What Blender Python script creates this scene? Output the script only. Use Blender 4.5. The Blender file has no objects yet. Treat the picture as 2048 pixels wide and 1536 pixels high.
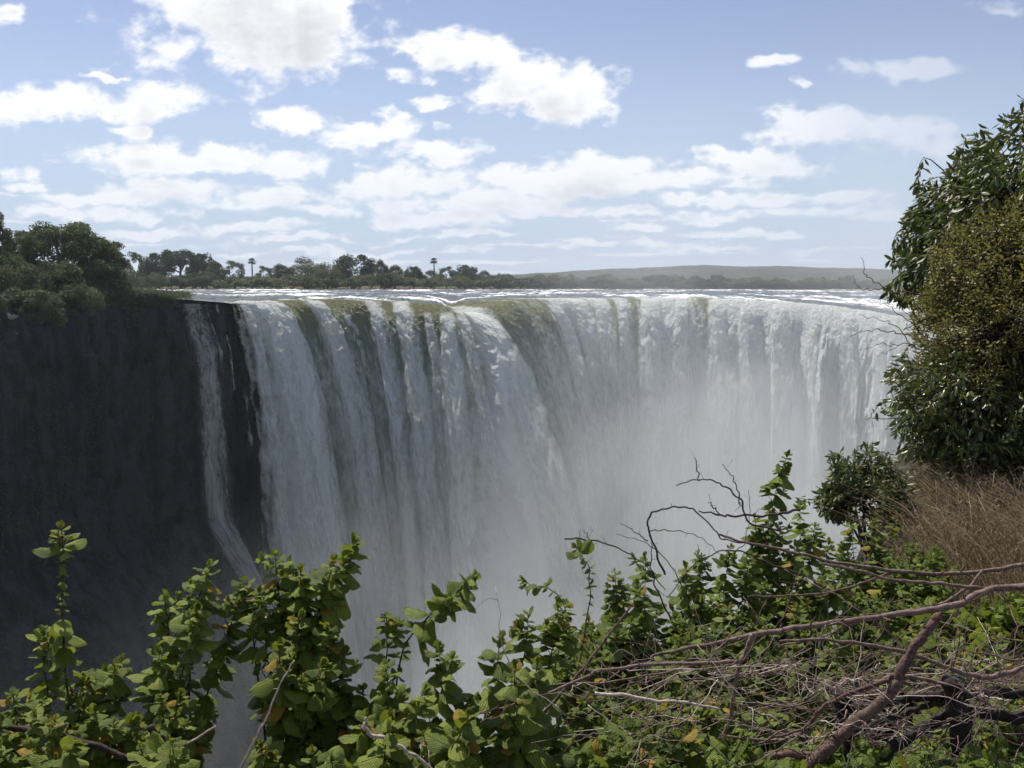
import bpy, math, random
import numpy as np
from mathutils import Vector, Matrix

R = math.radians
sc = bpy.context.scene
COL = sc.collection
random.seed(7)
rng = np.random.default_rng(11)

# ------------------------------------------------------------------ camera
ZC = 4.5
F = 2010.0
PITCH = R(5.85)
cam_d = bpy.data.cameras.new('camera')
cam_d.sensor_width = 36.0
cam_d.lens = 36.0 * F / 2048.0
cam_d.clip_start = 0.05
cam_d.clip_end = 30000
cam = bpy.data.objects.new('camera', cam_d)
COL.objects.link(cam)
cam.location = (0, 0, ZC)
cam.rotation_euler = (math.pi / 2 - PITCH, 0, 0)
sc.camera = cam

# ------------------------------------------------------------------ light
SUN_EL, SUN_AZ = 57.0, -30.0      # azimuth left of the view direction (+Y), degrees
sun_d = bpy.data.lights.new('sun', 'SUN')
sun_d.energy = 5.0
sun_d.angle = R(0.53)
sun_d.color = (1.0, 0.95, 0.87)
sun = bpy.data.objects.new('sun', sun_d)
COL.objects.link(sun)
sd = Vector((math.sin(R(SUN_AZ)) * math.cos(R(SUN_EL)), math.cos(R(SUN_AZ)) * math.cos(R(SUN_EL)), math.sin(R(SUN_EL))))
sun.rotation_euler = sd.to_track_quat('Z', 'Y').to_euler()

sc.view_settings.view_transform = 'Standard'
sc.view_settings.look = 'None'
sc.view_settings.exposure = 0.24
sc.view_settings.gamma = 1.0
sc.cycles.volume_bounces = 1
sc.cycles.max_bounces = 8
sc.cycles.transparent_max_bounces = 12
sc.cycles.volume_step_rate = 4.0
sc.cycles.volume_max_steps = 64
sc.cycles.use_denoising = True


# ------------------------------------------------------------------ node helper
class NT:
    def __init__(s, tree):
        s.t = tree; s.n = tree.nodes; s.l = tree.links
    def put(s, sock, v):
        if v is None: return
        if isinstance(v, bpy.types.NodeSocket): s.l.new(v, sock)
        else:
            try: sock.default_value = v
            except Exception:
                sock.default_value = (v[0], v[1], v[2], 1.0) if len(v) == 3 else v[:3]
    def node(s, typ, ins=None, **kw):
        n = s.n.new(typ)
        for k, v in kw.items(): setattr(n, k, v)
        for k, v in (ins or {}).items(): s.put(n.inputs[k], v)
        return n
    def m(s, op, a, b=None, c=None, clamp=False):
        n = s.n.new('ShaderNodeMath'); n.operation = op; n.use_clamp = clamp
        s.put(n.inputs[0], a); s.put(n.inputs[1], b); s.put(n.inputs[2], c)
        return n.outputs[0]
    def vm(s, op, a, b=None, out=0):
        n = s.n.new('ShaderNodeVectorMath'); n.operation = op
        s.put(n.inputs[0], a); s.put(n.inputs[1], b)
        return n.outputs[out]
    def noise(s, vec, scale, detail=4, rough=.55, dist=0.0, out=0):
        n = s.node('ShaderNodeTexNoise', {'Vector': vec, 'Scale': scale, 'Detail': detail, 'Roughness': rough, 'Distortion': dist})
        return n.outputs[out]
    def ss(s, v, a, b, c=0.0, d=1.0):
        n = s.n.new('ShaderNodeMapRange'); n.interpolation_type = 'SMOOTHSTEP'
        for k, x in zip((0, 1, 2, 3, 4), (v, a, b, c, d)): s.put(n.inputs[k], x)
        return n.outputs[0]
    def mixc(s, f, a, b):
        n = s.n.new('ShaderNodeMix'); n.data_type = 'RGBA'
        s.put(n.inputs[0], f); s.put(n.inputs[6], a); s.put(n.inputs[7], b)
        return n.outputs[2]
    def sep(s, v):
        n = s.n.new('ShaderNodeSeparateXYZ'); s.put(n.inputs[0], v); return n.outputs
    def comb(s, x, y, z=0.0):
        n = s.n.new('ShaderNodeCombineXYZ'); s.put(n.inputs[0], x); s.put(n.inputs[1], y); s.put(n.inputs[2], z)
        return n.outputs[0]


# ------------------------------------------------------------------ sky with clouds (by direction)
def pix_ae(px, py):
    dx, dy = (px - 1024) / F, (768 - py) / F
    y = math.cos(PITCH) + dy * math.sin(PITCH); z = -math.sin(PITCH) + dy * math.cos(PITCH)
    return dx / y, z / y

CLOUDS = [  # px, py, half width, half height (photo pixels), weight
    (500, 20, 205, 105, 1.0), (575, 85, 130, 70, 1.0), (640, 30, 90, 60, .8),
    (90, 205, 150, 38, .9), (290, 200, 115, 36, .8), (0, 225, 90, 32, .8), (5, 35, 40, 22, .6),
    (865, 108, 55, 30, .8), (960, 100, 65, 28, .8), (830, 150, 45, 15, .5),
    (1060, 150, 85, 40, 1.0), (1130, 185, 100, 44, 1.0), (1010, 190, 65, 34, .7), (850, 210, 32, 14, .7), (900, 195, 50, 14, .35),
    (570, 240, 50, 22, .8), (535, 250, 25, 16, .5), (700, 265, 55, 24, .9), (780, 265, 60, 24, .9), (785, 235, 40, 15, .7), (875, 260, 16, 9, .7),
    (250, 268, 48, 14, .5), (195, 145, 22, 6, .35),
    (420, 320, 190, 30, .95), (300, 335, 90, 22, .8), (560, 335, 80, 24, .8), (880, 308, 85, 22, .65),
    (45, 348, 42, 18, .8), (60, 380, 45, 10, .8),
    (350, 380, 130, 24, .8), (200, 402, 120, 16, .75), (560, 400, 140, 22, .75), (230, 430, 180, 16, .6), (480, 455, 140, 10, .55), (650, 425, 80, 16, .6),
    (840, 365, 110, 26, .85), (1010, 350, 80, 22, .9), (1220, 330, 110, 26, .85), (1150, 360, 220, 26, .75), (940, 400, 190, 24, .85), (900, 440, 140, 18, .8), (1100, 420, 130, 16, .6),
    (1490, 315, 75, 22, .9), (1540, 335, 85, 24, .85), (1420, 300, 40, 16, .5), (1380, 355, 90, 20, .6),
    (1565, 130, 52, 18, .8), (1620, 170, 22, 7, .45), (1820, 130, 115, 24, .5), (1600, 250, 75, 30, .6), (1720, 255, 170, 36, .5), (1800, 290, 120, 26, .35),
    (1400, 400, 85, 13, .7), (1270, 418, 50, 11, .6), (1560, 400, 180, 14, .5), (1420, 435, 110, 14, .6), (1600, 425, 130, 12, .5), (1300, 457, 70, 11, .55), (1540, 470, 90, 9, .5),
    (900, 475, 160, 8, .45), (1250, 495, 150, 8, .4), (570, 480, 130, 8, .45), (300, 465, 120, 9, .5), (1500, 505, 200, 7, .3), (700, 505, 250, 6, .35), (2000, 15, 60, 20, .25),
    (120, 470, 90, 10, .4),
]

w = bpy.data.worlds.new('World'); sc.world = w; w.use_nodes = True
b = NT(w.node_tree); b.n.clear()
sky = b.node('ShaderNodeTexSky', sky_type='NISHITA', sun_disc=False, sun_elevation=R(SUN_EL), sun_rotation=R(SUN_AZ), altitude=900, air_density=1.0, dust_density=0.3, ozone_density=2.5)
SKYK = 0.095
dz_ = b.sep(b.node('ShaderNodeTexCoord').outputs['Generated'])[2]
# the yellow band of the sky model low over the horizon is brought to the pale blue of moist air
hz = b.ss(b.m('ABSOLUTE', dz_), 0.0, 0.24, 0.9, 0.0)
skm = b.node('ShaderNodeMix', data_type='RGBA', blend_type='MULTIPLY'); b.put(skm.inputs[0], 1.0)
b.put(skm.inputs[6], sky.outputs[0]); b.put(skm.inputs[7], (SKYK * 1.26, SKYK * 1.02, SKYK * .96, 1))
bg = b.node('ShaderNodeBackground', {'Color': b.mixc(hz, skm.outputs[2], (.38, .50, .68, 1)), 'Strength': 1.0})
wo = b.node('ShaderNodeOutputWorld'); b.l.new(bg.outputs[0], wo.inputs[0])
w.cycles.sampling_method = 'MANUAL'; w.cycles.sample_map_resolution = 512


# ------------------------------------------------------------------ maths helpers
def P(px, py, D):
    px = np.asarray(px, float); py = np.asarray(py, float); D = np.asarray(D, float)
    dx, dy = (px - 1024) / F, (768 - py) / F
    y = math.cos(PITCH) + dy * math.sin(PITCH); z = -math.sin(PITCH) + dy * math.cos(PITCH)
    k = D / y
    return np.stack(np.broadcast_arrays(dx * k, D, ZC + z * k), -1)

_perm = np.random.default_rng(5).permutation(4096)
def _h(ix, iy, s):
    return _perm[(_perm[(ix + s * 131) & 4095] + iy) & 4095]
def pn(x, y, seed=0):
    """2D gradient noise, about -1..1"""
    x = np.asarray(x, float); y = np.asarray(y, float)
    x, y = np.broadcast_arrays(x, y)
    xi = np.floor(x).astype(int); yi = np.floor(y).astype(int)
    xf = x - xi; yf = y - yi
    u = xf ** 3 * (xf * (xf * 6 - 15) + 10); v = yf ** 3 * (yf * (yf * 6 - 15) + 10)
    def g(ox, oy):
        a = _h(xi + ox, yi + oy, seed) * (2 * math.pi / 4096)
        return np.cos(a) * (xf - ox) + np.sin(a) * (yf - oy)
    return 1.45 * ((g(0, 0) * (1 - u) + g(1, 0) * u) * (1 - v) + (g(0, 1) * (1 - u) + g(1, 1) * u) * v)
def fbm(x, y, oct=4, seed=0, gain=.5, lac=2.03):
    r = 0; a = 1; t = 0
    for i in range(oct):
        r = r + a * pn(x, y, seed + i * 17); t += a; a *= gain; x = x * lac + 3.7; y = y * lac + 1.3
    return r / t
def ridged(x, y, oct=3, seed=0):
    r = 0; a = 1; t = 0
    for i in range(oct):
        r = r + a * (1 - 2 * np.abs(pn(x, y, seed + i * 13))); t += a; a *= .5; x = x * 2.1 + 1.7; y = y * 2.1 + 5.3
    return r / t
def sst(x, a, b_):
    t = np.clip((np.asarray(x, float) - a) / (b_ - a), 0, 1); return t * t * (3 - 2 * t)

def mesh_np(name, V, Q, mat=None, parent=None, smooth=True, attrs=None, uv=None, tris=False):
    V = np.ascontiguousarray(V, np.float32).reshape(-1, 3); Q = np.ascontiguousarray(Q, np.int32)
    k = Q.shape[1]; nf = Q.shape[0]
    me = bpy.data.meshes.new(name)
    me.vertices.add(len(V)); me.vertices.foreach_set('co', V.ravel())
    me.loops.add(nf * k); me.loops.foreach_set('vertex_index', Q.ravel())
    me.polygons.add(nf); me.polygons.foreach_set('loop_start', np.arange(0, nf * k, k, dtype=np.int32))
    me.polygons.foreach_set('loop_total', np.full(nf, k, np.int32))
    me.polygons.foreach_set('use_smooth', np.full(nf, smooth))
    if uv is not None:
        ul = me.uv_layers.new(name='UVMap'); ul.data.foreach_set('uv', np.ascontiguousarray(uv[Q.ravel()], np.float32).ravel())
    for a, arr in (attrs or {}).items():
        at = me.attributes.new(a, 'FLOAT', 'POINT'); at.data.foreach_set('value', np.ascontiguousarray(arr, np.float32).ravel())
    me.update(); me.validate()
    if mat: me.materials.append(mat)
    o = bpy.data.objects.new(name, me); COL.objects.link(o)
    if parent: o.parent = parent
    return o

def grid_faces(nr, nc):
    i = np.arange((nr - 1) * nc).reshape(nr - 1, nc)[:, :-1].ravel()
    return np.stack([i, i + 1, i + nc + 1, i + nc], 1)

def tag(o, label=None, cat=None, group=None, kind=None):
    if label: o['label'] = label
    if cat: o['category'] = cat
    if group: o['group'] = group
    if kind: o['kind'] = kind
    return o
def empty(name, loc, label, cat, group=None):
    o = bpy.data.objects.new(name, None); COL.objects.link(o); o.location = loc
    o.empty_display_size = .2
    return tag(o, label, cat, group)

# frames along a polyline -> tube
def tube_arrays(pts, rad, sides=6, cap=True):
    pts = np.asarray(pts, float); n = len(pts)
    rad = np.broadcast_to(np.asarray(rad, float), (n,))
    T = np.gradient(pts, axis=0); T /= np.linalg.norm(T, axis=1)[:, None] + 1e-12
    ref = np.array([0, 0, 1.0]) if abs(T[0][2]) < .9 else np.array([1.0, 0, 0])
    N = np.zeros_like(T); nprev = np.cross(T[0], ref); nprev /= np.linalg.norm(nprev)
    for i in range(n):
        v = nprev - T[i] * np.dot(nprev, T[i]); v /= np.linalg.norm(v) + 1e-12; N[i] = v; nprev = v
    B = np.cross(T, N)
    a = np.linspace(0, 2 * np.pi, sides, endpoint=False)
    ring = np.cos(a)[None, :, None] * N[:, None, :] + np.sin(a)[None, :, None] * B[:, None, :]
    V = pts[:, None, :] + ring * rad[:, None, None]
    V = V.reshape(-1, 3)
    i = np.arange(n - 1)[:, None] * sides; j = np.arange(sides)[None, :]; j2 = (j + 1) % sides
    Q = np.stack([i + j, i + j2, i + sides + j2, i + sides + j], -1).reshape(-1, 4)
    if cap:
        e = (n - 1) * sides
        c0, c1 = len(V), len(V) + 1
        V = np.vstack([V, pts[:1], pts[-1:]])
        caps = []
        for k in range(0, sides, 2):
            caps.append([k, c0, (k + 2) % sides, (k + 1) % sides]); caps.append([e + k, e + (k + 1) % sides, e + (k + 2) % sides, c1])
        Q = np.vstack([Q, np.array(caps)])
    return V, Q
class Acc:
    def __init__(s): s.V = []; s.Q = []; s.n = 0; s.A = []
    def add(s, V, Q, a=None):
        s.V.append(V); s.Q.append(Q + s.n); s.n += len(V)
        s.A.append(np.full(len(V), 0.0 if a is None else a) if np.isscalar(a) or a is None else a)
    def tube(s, pts, rad, sides=6, a=None): V, Q = tube_arrays(pts, rad, sides); s.add(V, Q, a)
    def build(s, name, mat, parent=None, origin=None, **kw):
        V = np.vstack(s.V)
        if origin is not None: V = V - np.asarray(origin)
        return mesh_np(name, V, np.vstack(s.Q), mat, parent, attrs={'tint': np.concatenate(s.A)}, **kw)

def curve_pts(ctrl, n=20, wob=0.0, rs=None):
    """Catmull-Rom through the control points, n samples per span"""
    c = np.asarray(ctrl, float)
    c = np.vstack([2 * c[0] - c[1], c, 2 * c[-1] - c[-2]])
    out = []
    for i in range(1, len(c) - 2):
        t = np.linspace(0, 1, n, endpoint=False)[:, None]
        p0, p1, p2, p3 = c[i - 1], c[i], c[i + 1], c[i + 2]
        out.append(.5 * (2 * p1 + (p2 - p0) * t + (2 * p0 - 5 * p1 + 4 * p2 - p3) * t * t + (3 * p1 - p0 - 3 * p2 + p3) * t ** 3))
    out.append(c[-2][None])
    o = np.vstack(out)
    if wob:
        s_ = rs if rs is not None else rng.uniform(0, 99)
        t = np.linspace(0, len(ctrl) * 2.2, len(o))
        o = o + wob * np.stack([pn(t, s_), pn(t, s_ + 9.3), pn(t, s_ + 19.1)], 1)
    return o


# ------------------------------------------------------------------ materials
def newmat(name):
    m = bpy.data.materials.new(name); m.use_nodes = True
    b = NT(m.node_tree); b.n.clear()
    out = b.node('ShaderNodeOutputMaterial')
    return m, b, out

def leaf_mat(name, c1, c2, c3=None, rough=.5, transl=.35, veins=False, spec=.4, tcol=None):
    """c1..c2 mixed by the per-leaf tint, c3 for the few with a high tint"""
    m, b, out = newmat(name)
    t = b.node('ShaderNodeAttribute', attribute_name='tint').outputs['Fac']
    col = b.mixc(b.m('MULTIPLY', t, 1.12, clamp=True), c1 + (1,), c2 + (1,))
    if c3: col = b.mixc(b.ss(t, .93, .97), col, c3 + (1,))
    ins = {'Base Color': col, 'Roughness': rough, 'Specular IOR Level': spec}
    if veins:
        uv = b.node('ShaderNodeUVMap').outputs[0]
        u, v, _ = b.sep(uv)
        av = b.m('ABSOLUTE', b.m('SUBTRACT', v, .5))
        ph = b.m('SUBTRACT', b.m('MULTIPLY', u, 9.0), b.m('MULTIPLY', av, 9.0))
        wv = b.m('ABSOLUTE', b.m('SUBTRACT', b.m('FRACT', ph), .5))
        wv = b.ss(wv, 0.32, 0.5, 1.0, 0.0)
        mid = b.ss(av, 0.0, 0.035)
        obj = b.node('ShaderNodeTexCoord').outputs['Object']
        fine = b.noise(obj, 260.0, 3, .6)
        h = b.m('ADD', b.m('MULTIPLY', b.m('MULTIPLY', wv, mid), 1.0), b.m('MULTIPLY', fine, .5))
        bp = b.node('ShaderNodeBump', {'Height': h, 'Strength': .9, 'Distance': .006})
        ins['Normal'] = bp.outputs[0]
        blot = b.ss(b.noise(obj, 55.0, 3, .6), .42, .72)
        col = b.mixc(b.m('MULTIPLY', blot, .3), col, (c2[0] * 1.35, c2[1] * .95, c2[2] * .8, 1))
        col = b.mixc(b.m('MULTIPLY', b.m('SUBTRACT', 1.0, mid), .35), col, (.16, .2, .06, 1))
        ins['Base Color'] = col
    pb = b.node('ShaderNodeBsdfPrincipled', ins)
    tcl = b.mixc(.5, col, (tcol or (.20, .30, .03)) + (1,))
    tr = b.node('ShaderNodeBsdfTranslucent', {'Color': tcl})
    mx = b.node('ShaderNodeMixShader', {0: transl}); b.l.new(pb.outputs[0], mx.inputs[1]); b.l.new(tr.outputs[0], mx.inputs[2])
    b.l.new(mx.outputs[0], out.inputs[0])
    return m

def bark_mat(name, c1, c2, scale=40, rough=.85, bump=.004, moss=None):
    m, b, out = newmat(name)
    obj = b.node('ShaderNodeTexCoord').outputs['Object']
    n = b.noise(obj, scale, 5, .65)
    n2 = b.noise(obj, scale * .22, 3, .6)
    t = b.node('ShaderNodeAttribute', attribute_name='tint').outputs['Fac']
    f = b.m('ADD', b.m('MULTIPLY', b.ss(n, .35, .65), .7), b.m('MULTIPLY', t, .5), clamp=True)
    col = b.mixc(f, c1 + (1,), c2 + (1,))
    if moss: col = b.mixc(b.m('MULTIPLY', b.ss(n2, .45, .7), .35), col, moss + (1,))
    bp = b.node('ShaderNodeBump', {'Height': n, 'Strength': .8, 'Distance': bump})
    pb = b.node('ShaderNodeBsdfPrincipled', {'Base Color': col, 'Roughness': rough, 'Normal': bp.outputs[0], 'Specular IOR Level': .3})
    b.l.new(pb.outputs[0], out.inputs[0])
    return m

# ------------------------------------------------------------------ the clouds: a far shell of the sky in front of us
def cloud_field(a, e):
    e1 = np.maximum(e, -.02) + .13
    qx, qy = a / e1, .8 / e1
    wx = .034 * fbm(a * 12, e * 18, 5, 401, .6); wy = .019 * fbm(a * 12 + 7, e * 18, 5, 405, .6)
    A_, E_ = a + wx, e + wy
    acc = np.full(a.shape, -1.0)
    for (px, py, w_, h_, k) in CLOUDS:
        a0, e0 = pix_ae(px, py)
        L = np.sqrt(((A_ - a0) * F / w_) ** 2 + ((E_ - e0) * F / h_) ** 2)
        small = 1.0 if w_ > 50 else .6
        v = np.minimum(.62 * (1.0 + .30 * k - L), .75 * k * small + 0 * L)
        h2 = np.maximum(.16 - np.abs(acc - v), 0) / .16
        acc = np.maximum(acc, v) + h2 * h2 * .04
    n = .36 * fbm(qx * 2.1, qy * 2.1, 5, 411, .6) + .62 * fbm(a * 18, e * 27, 7, 421, .64) + .20 * ridged(a * 30, e * 44, 5, 431) - .04
    # a thin broken field between them, low in the sky
    field = fbm(qx * 1.3, qy * 3.6, 5, 441, .58) * 1.5 - .3 - 1.2 * sst(e, .10, .2)
    acc = np.maximum(acc, np.clip(field, -1, .26) - .03)
    return acc + n

def sky_piece(az, el, fold):
    AZ, EL = np.meshgrid(az, el)
    if fold:      # unseen clouds added all round behind us, to give the falls whiter fill light
        t = (AZ / R(52)) % 4; A2 = R(52) * np.where(t < 1, t, np.where(t < 3, 2 - t, t - 4))
        a = np.tan(A2) * .9; e = np.tan(EL * .44) + .01
    else: a = np.tan(AZ); e = np.tan(EL) / np.cos(AZ)
    D = cloud_field(a, e)
    k1, k2 = (4, 9) if fold else (14, 34)
    step = np.roll(D, -k1, 0); step[-k1:] = D[-k1:]
    step2 = np.roll(D, -k2, 0); step2[-k2:] = D[-k2:]
    thick = .3 * np.clip(D, 0, 1.4) + .38 * np.clip(step, 0, 1.4) + .34 * np.clip(step2, 0, 1.4)
    cover = sst(D, .0, .42) * (.5 + .5 * sst(e, .0, .16)) * (1 if fold else (1 - .62 * sst(a, .18, .42)))
    Rr = 14000.0
    V = np.stack([Rr * np.sin(AZ) * np.cos(EL), Rr * np.cos(AZ) * np.cos(EL), ZC + Rr * np.sin(EL)], -1)
    return V.reshape(-1, 3), cover.ravel(), thick.ravel()
def build_sky():
    V1, c1, t1 = sky_piece(np.linspace(-R(52), R(52), 1800), np.linspace(R(-1.0), R(27.5), 620), False)
    V2, c2, t2 = sky_piece(np.linspace(R(52), R(308), 620), np.linspace(R(-1.0), R(62), 190), True)
    Qs = np.vstack([grid_faces(620, 1800), grid_faces(190, 620) + len(V1)])
    m, b, out = newmat('cloudy_sky')
    c = b.node('ShaderNodeAttribute', attribute_name='cover').outputs['Fac']
    th = b.node('ShaderNodeAttribute', attribute_name='thick').outputs['Fac']
    col = b.mixc(b.ss(th, .30, .92), (.87, .88, .905, 1), (.60, .605, .645, 1))  # cloud shading put into the emission colour: white tops, grey undersides
    em = b.node('ShaderNodeEmission', {'Color': col, 'Strength': 1.0})
    mx = b.node('ShaderNodeMixShader', {0: c}); tp = b.node('ShaderNodeBsdfTransparent')
    b.l.new(tp.outputs[0], mx.inputs[1]); b.l.new(em.outputs[0], mx.inputs[2]); b.l.new(mx.outputs[0], out.inputs[0])
    m.cycles.emission_sampling = 'NONE'
    o = mesh_np('sky', np.vstack([V1, V2]), Qs, m, attrs={'cover': np.concatenate([c1, c2]), 'thick': np.concatenate([t1, t2])})
    tag(o, None, None, None, 'structure')
build_sky()

# ------------------------------------------------------------------ the lip of the falls
LIPC = np.array([  # px, py, distance
    (-900, 640, 95), (-500, 622, 115), (-200, 606, 138), (0, 598, 152), (140, 594, 170), (260, 590, 185), (350, 597, 190), (410, 602, 192), (480, 607, 193),
    (560, 603, 198), (650, 600, 205), (760, 603, 205), (850, 606, 200), (895, 612, 198), (920, 626, 197), (940, 630, 197), (962, 611, 197),
    (1050, 600, 200), (1150, 599, 205), (1300, 598, 200), (1400, 598, 196), (1470, 601, 191), (1550, 605, 186), (1650, 613, 178),
    (1720, 623, 172), (1780, 634, 166), (1850, 648, 158), (1950, 668, 147), (2100, 695, 132), (2400, 740, 110)])
def lip(px):
    py = np.interp(px, LIPC[:, 0], LIPC[:, 1]); D = np.interp(px, LIPC[:, 0], LIPC[:, 2])
    return P(px, py, D)
_PX = np.linspace(-900, 2400, 3301)
_L = lip(_PX)
_k = np.exp(-.5 * (np.arange(-40, 41) / 11.0) ** 2); _k /= _k.sum()
_L = np.stack([np.convolve(np.pad(_L[:, i], 40, mode='edge'), _k, 'valid') for i in range(3)], 1)
_S = np.concatenate([[0], np.cumsum(np.linalg.norm(np.diff(_L[:, :2], axis=0), axis=1))])
def lipat(px): return np.stack([np.interp(px, _PX, _L[:, i]) for i in range(3)], -1)
_k2 = np.exp(-.5 * (np.arange(-240, 241) / 80.0) ** 2); _k2 /= _k2.sum()
_L2 = np.stack([np.convolve(np.pad(_L[:, i], 240, mode='edge'), _k2, 'valid') for i in range(2)], 1)
_T = np.gradient(_L2, axis=0); _T /= np.linalg.norm(_T, axis=1)[:, None]
def lipT(px): return np.interp(px, _PX, _T[:, 0]), np.interp(px, _PX, _T[:, 1])
def lips(px): return np.interp(px, _PX, _S)      # metres along the lip
_VX = np.array([(300, .4), (470, 1.2), (500, 1.9), (600, 2.6), (760, 3.6), (860, 3.0), (905, 2.4), (925, 3.4), (950, 4.3), (985, 4.0), (1050, 3.2), (1150, 2.3), (1300, 1.0), (1500, .1), (1700, -.6), (1900, -1.2), (2400, -1.5)])
_VY = np.array([(300, -.8), (470, -1.6), (520, -3.4), (700, -4.4), (900, -4.2), (940, -5.2), (1000, -4.4), (1200, -5.0), (1500, -5.0), (1800, -4.5), (2400, -3)])

def water_mats():
    # falling water: white foam over green-brown clear water
    m, b, out = newmat('falling_water')
    f = b.node('ShaderNodeAttribute', attribute_name='foam').outputs['Fac']
    s_ = b.node('ShaderNodeAttribute', attribute_name='along').outputs['Fac']
    t_ = b.node('ShaderNodeAttribute', attribute_name='fall').outputs['Fac']
    ta = b.node('ShaderNodeAttribute', attribute_name='tau').outputs['Fac']
    n1 = b.noise(b.comb(s_, b.m('MULTIPLY', ta, 1.15)), 1.0, 5, .62, .4)
    n2 = b.noise(b.comb(s_, b.m('MULTIPLY', ta, 1.4)), 1.7, 6, .68, .5)
    k = b.m('ADD', b.m('MULTIPLY', b.m('SUBTRACT', n1, .5), 1.1), b.m('MULTIPLY', b.m('SUBTRACT', n2, .5), 1.0))
    ff = b.ss(b.m('ADD', f, k), .02, .98)
    young = b.ss(t_, .5, 8.0)
    clear = b.mixc(young, (.29, .295, .14, 1), (.30, .36, .275, 1))
    clear = b.mixc(b.ss(t_, 14.0, 45.0), clear, (.38, .44, .36, 1))
    col = b.mixc(ff, clear, (.95, .985, .94, 1))
    rough = b.m('MULTIPLY_ADD', ff, .55, .28)
    bp = b.node('ShaderNodeBump', {'Height': b.m('ADD', n1, b.m('MULTIPLY', n2, 1.3)), 'Strength': .8, 'Distance': .8})
    pb = b.node('ShaderNodeBsdfPrincipled', {'Base Color': col, 'Roughness': rough, 'IOR': 1.33, 'Specular IOR Level': .35, 'Normal': bp.outputs[0]})
    tr = b.node('ShaderNodeBsdfTranslucent', {'Color': col, 'Normal': bp.outputs[0]})
    mx = b.node('ShaderNodeMixShader', {0: .36}); b.l.new(pb.outputs[0], mx.inputs[1]); b.l.new(tr.outputs[0], mx.inputs[2])
    cv = b.node('ShaderNodeAttribute', attribute_name='cover').outputs['Fac']
    k2 = b.m('ADD', b.m('MULTIPLY', b.m('SUBTRACT', n1, .5), 1.2), b.m('MULTIPLY', b.m('SUBTRACT', n2, .5), 1.3))
    al = b.m('MULTIPLY', b.m('MULTIPLY', b.ss(b.m('ADD', cv, b.m('MULTIPLY', k2, .7)), -.1, .95), b.ss(cv, 0.0, .3)), .8)
    al = b.m('MAXIMUM', al, b.ss(cv, .9, 1.0))
    tp = b.node('ShaderNodeBsdfTransparent')
    m2 = b.node('ShaderNodeMixShader', {0: al}); b.l.new(tp.outputs[0], m2.inputs[1]); b.l.new(mx.outputs[0], m2.inputs[2])
    b.l.new(m2.outputs[0], out.inputs[0])
    fall = m
    # river above the falls
    m, b, out = newmat('river_water')
    f = b.node('ShaderNodeAttribute', attribute_name='foam').outputs['Fac']
    obj = b.node('ShaderNodeTexCoord').outputs['Object']
    n = b.noise(b.vm('MULTIPLY', obj, (.7, .28, 1)), 1.0, 6, .7, .4)
    n2 = b.noise(b.vm('MULTIPLY', obj, (1.0, .6, 1)), .22, 3, .6, .2)
    ff = b.ss(b.m('ADD', f, b.m('MULTIPLY', b.m('SUBTRACT', n, .5), 1.3)), .25, .8)
    col = b.mixc(ff, b.mixc(b.ss(n2, .4, .6), (.035, .042, .05, 1), (.07, .075, .05, 1)), (.88, .89, .9, 1))
    bp = b.node('ShaderNodeBump', {'Height': n, 'Strength': .8, 'Distance': .35})
    pb = b.node('ShaderNodeBsdfPrincipled', {'Base Color': col, 'Roughness': b.m('MULTIPLY_ADD', ff, .4, .32), 'IOR': 1.33, 'Specular IOR Level': .3, 'Normal': bp.outputs[0]})
    b.l.new(pb.outputs[0], out.inputs[0])
    return fall, m
M_FALL, M_RIVER = water_mats()

OLIVE = [(585, 18), (640, 22), (690, 30), (770, 22), (835, 25), (875, 22), (978, 14), (1006, 12), (1040, 11), (1064, 9), (1215, 14), (1165, 10), (1262, 12), (1410, 16), (560, 10)]
WHITE = [(505, 24), (540, 16), (612, 13), (735, 8), (800, 14), (935, 14), (1110, 22), (1150, 18), (1190, 18), (1240, 14), (1310, 26), (1350, 20), (1450, 30), (1540, 60), (1620, 40), (1700, 60)]
def foam_u(px):
    f = .45 + .2 * sst(px, 1050, 1500)
    for c, w_ in OLIVE: f = f - .58 * np.exp(-((px - c) / w_) ** 2)
    for c, w_ in WHITE: f = f + .7 * np.exp(-((px - c) / w_) ** 2)
    return f

LOBES = [(478, 18, .6), (540, 30, 1.0), (640, 30, 1.0), (742, 34, 1.0), (806, 18, .9), (872, 26, 1.0), (943, 15, 1.7), (1050, 42, .8), (1150, 28, .9), (1205, 22, .8), (1300, 22, .7), (1350, 18, .6), (1430, 26, .7), (1500, 20, .6), (1565, 30, .7), (1640, 24, .65), (1710, 24, .65), (1780, 30, .6)]
def lobe(px):
    r = 0 * px
    for c, w_, k in LOBES: r = np.maximum(r, k * np.exp(-((px - c) / w_) ** 2))
    return r
def column(px):
    """large columns of the curtain along the lip (metres of bulge)"""
    s = lips(px)
    return .6 * pn(s / 9.0, 3.3, 4) + .4 * pn(s / 3.6, 8.1, 5)

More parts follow.
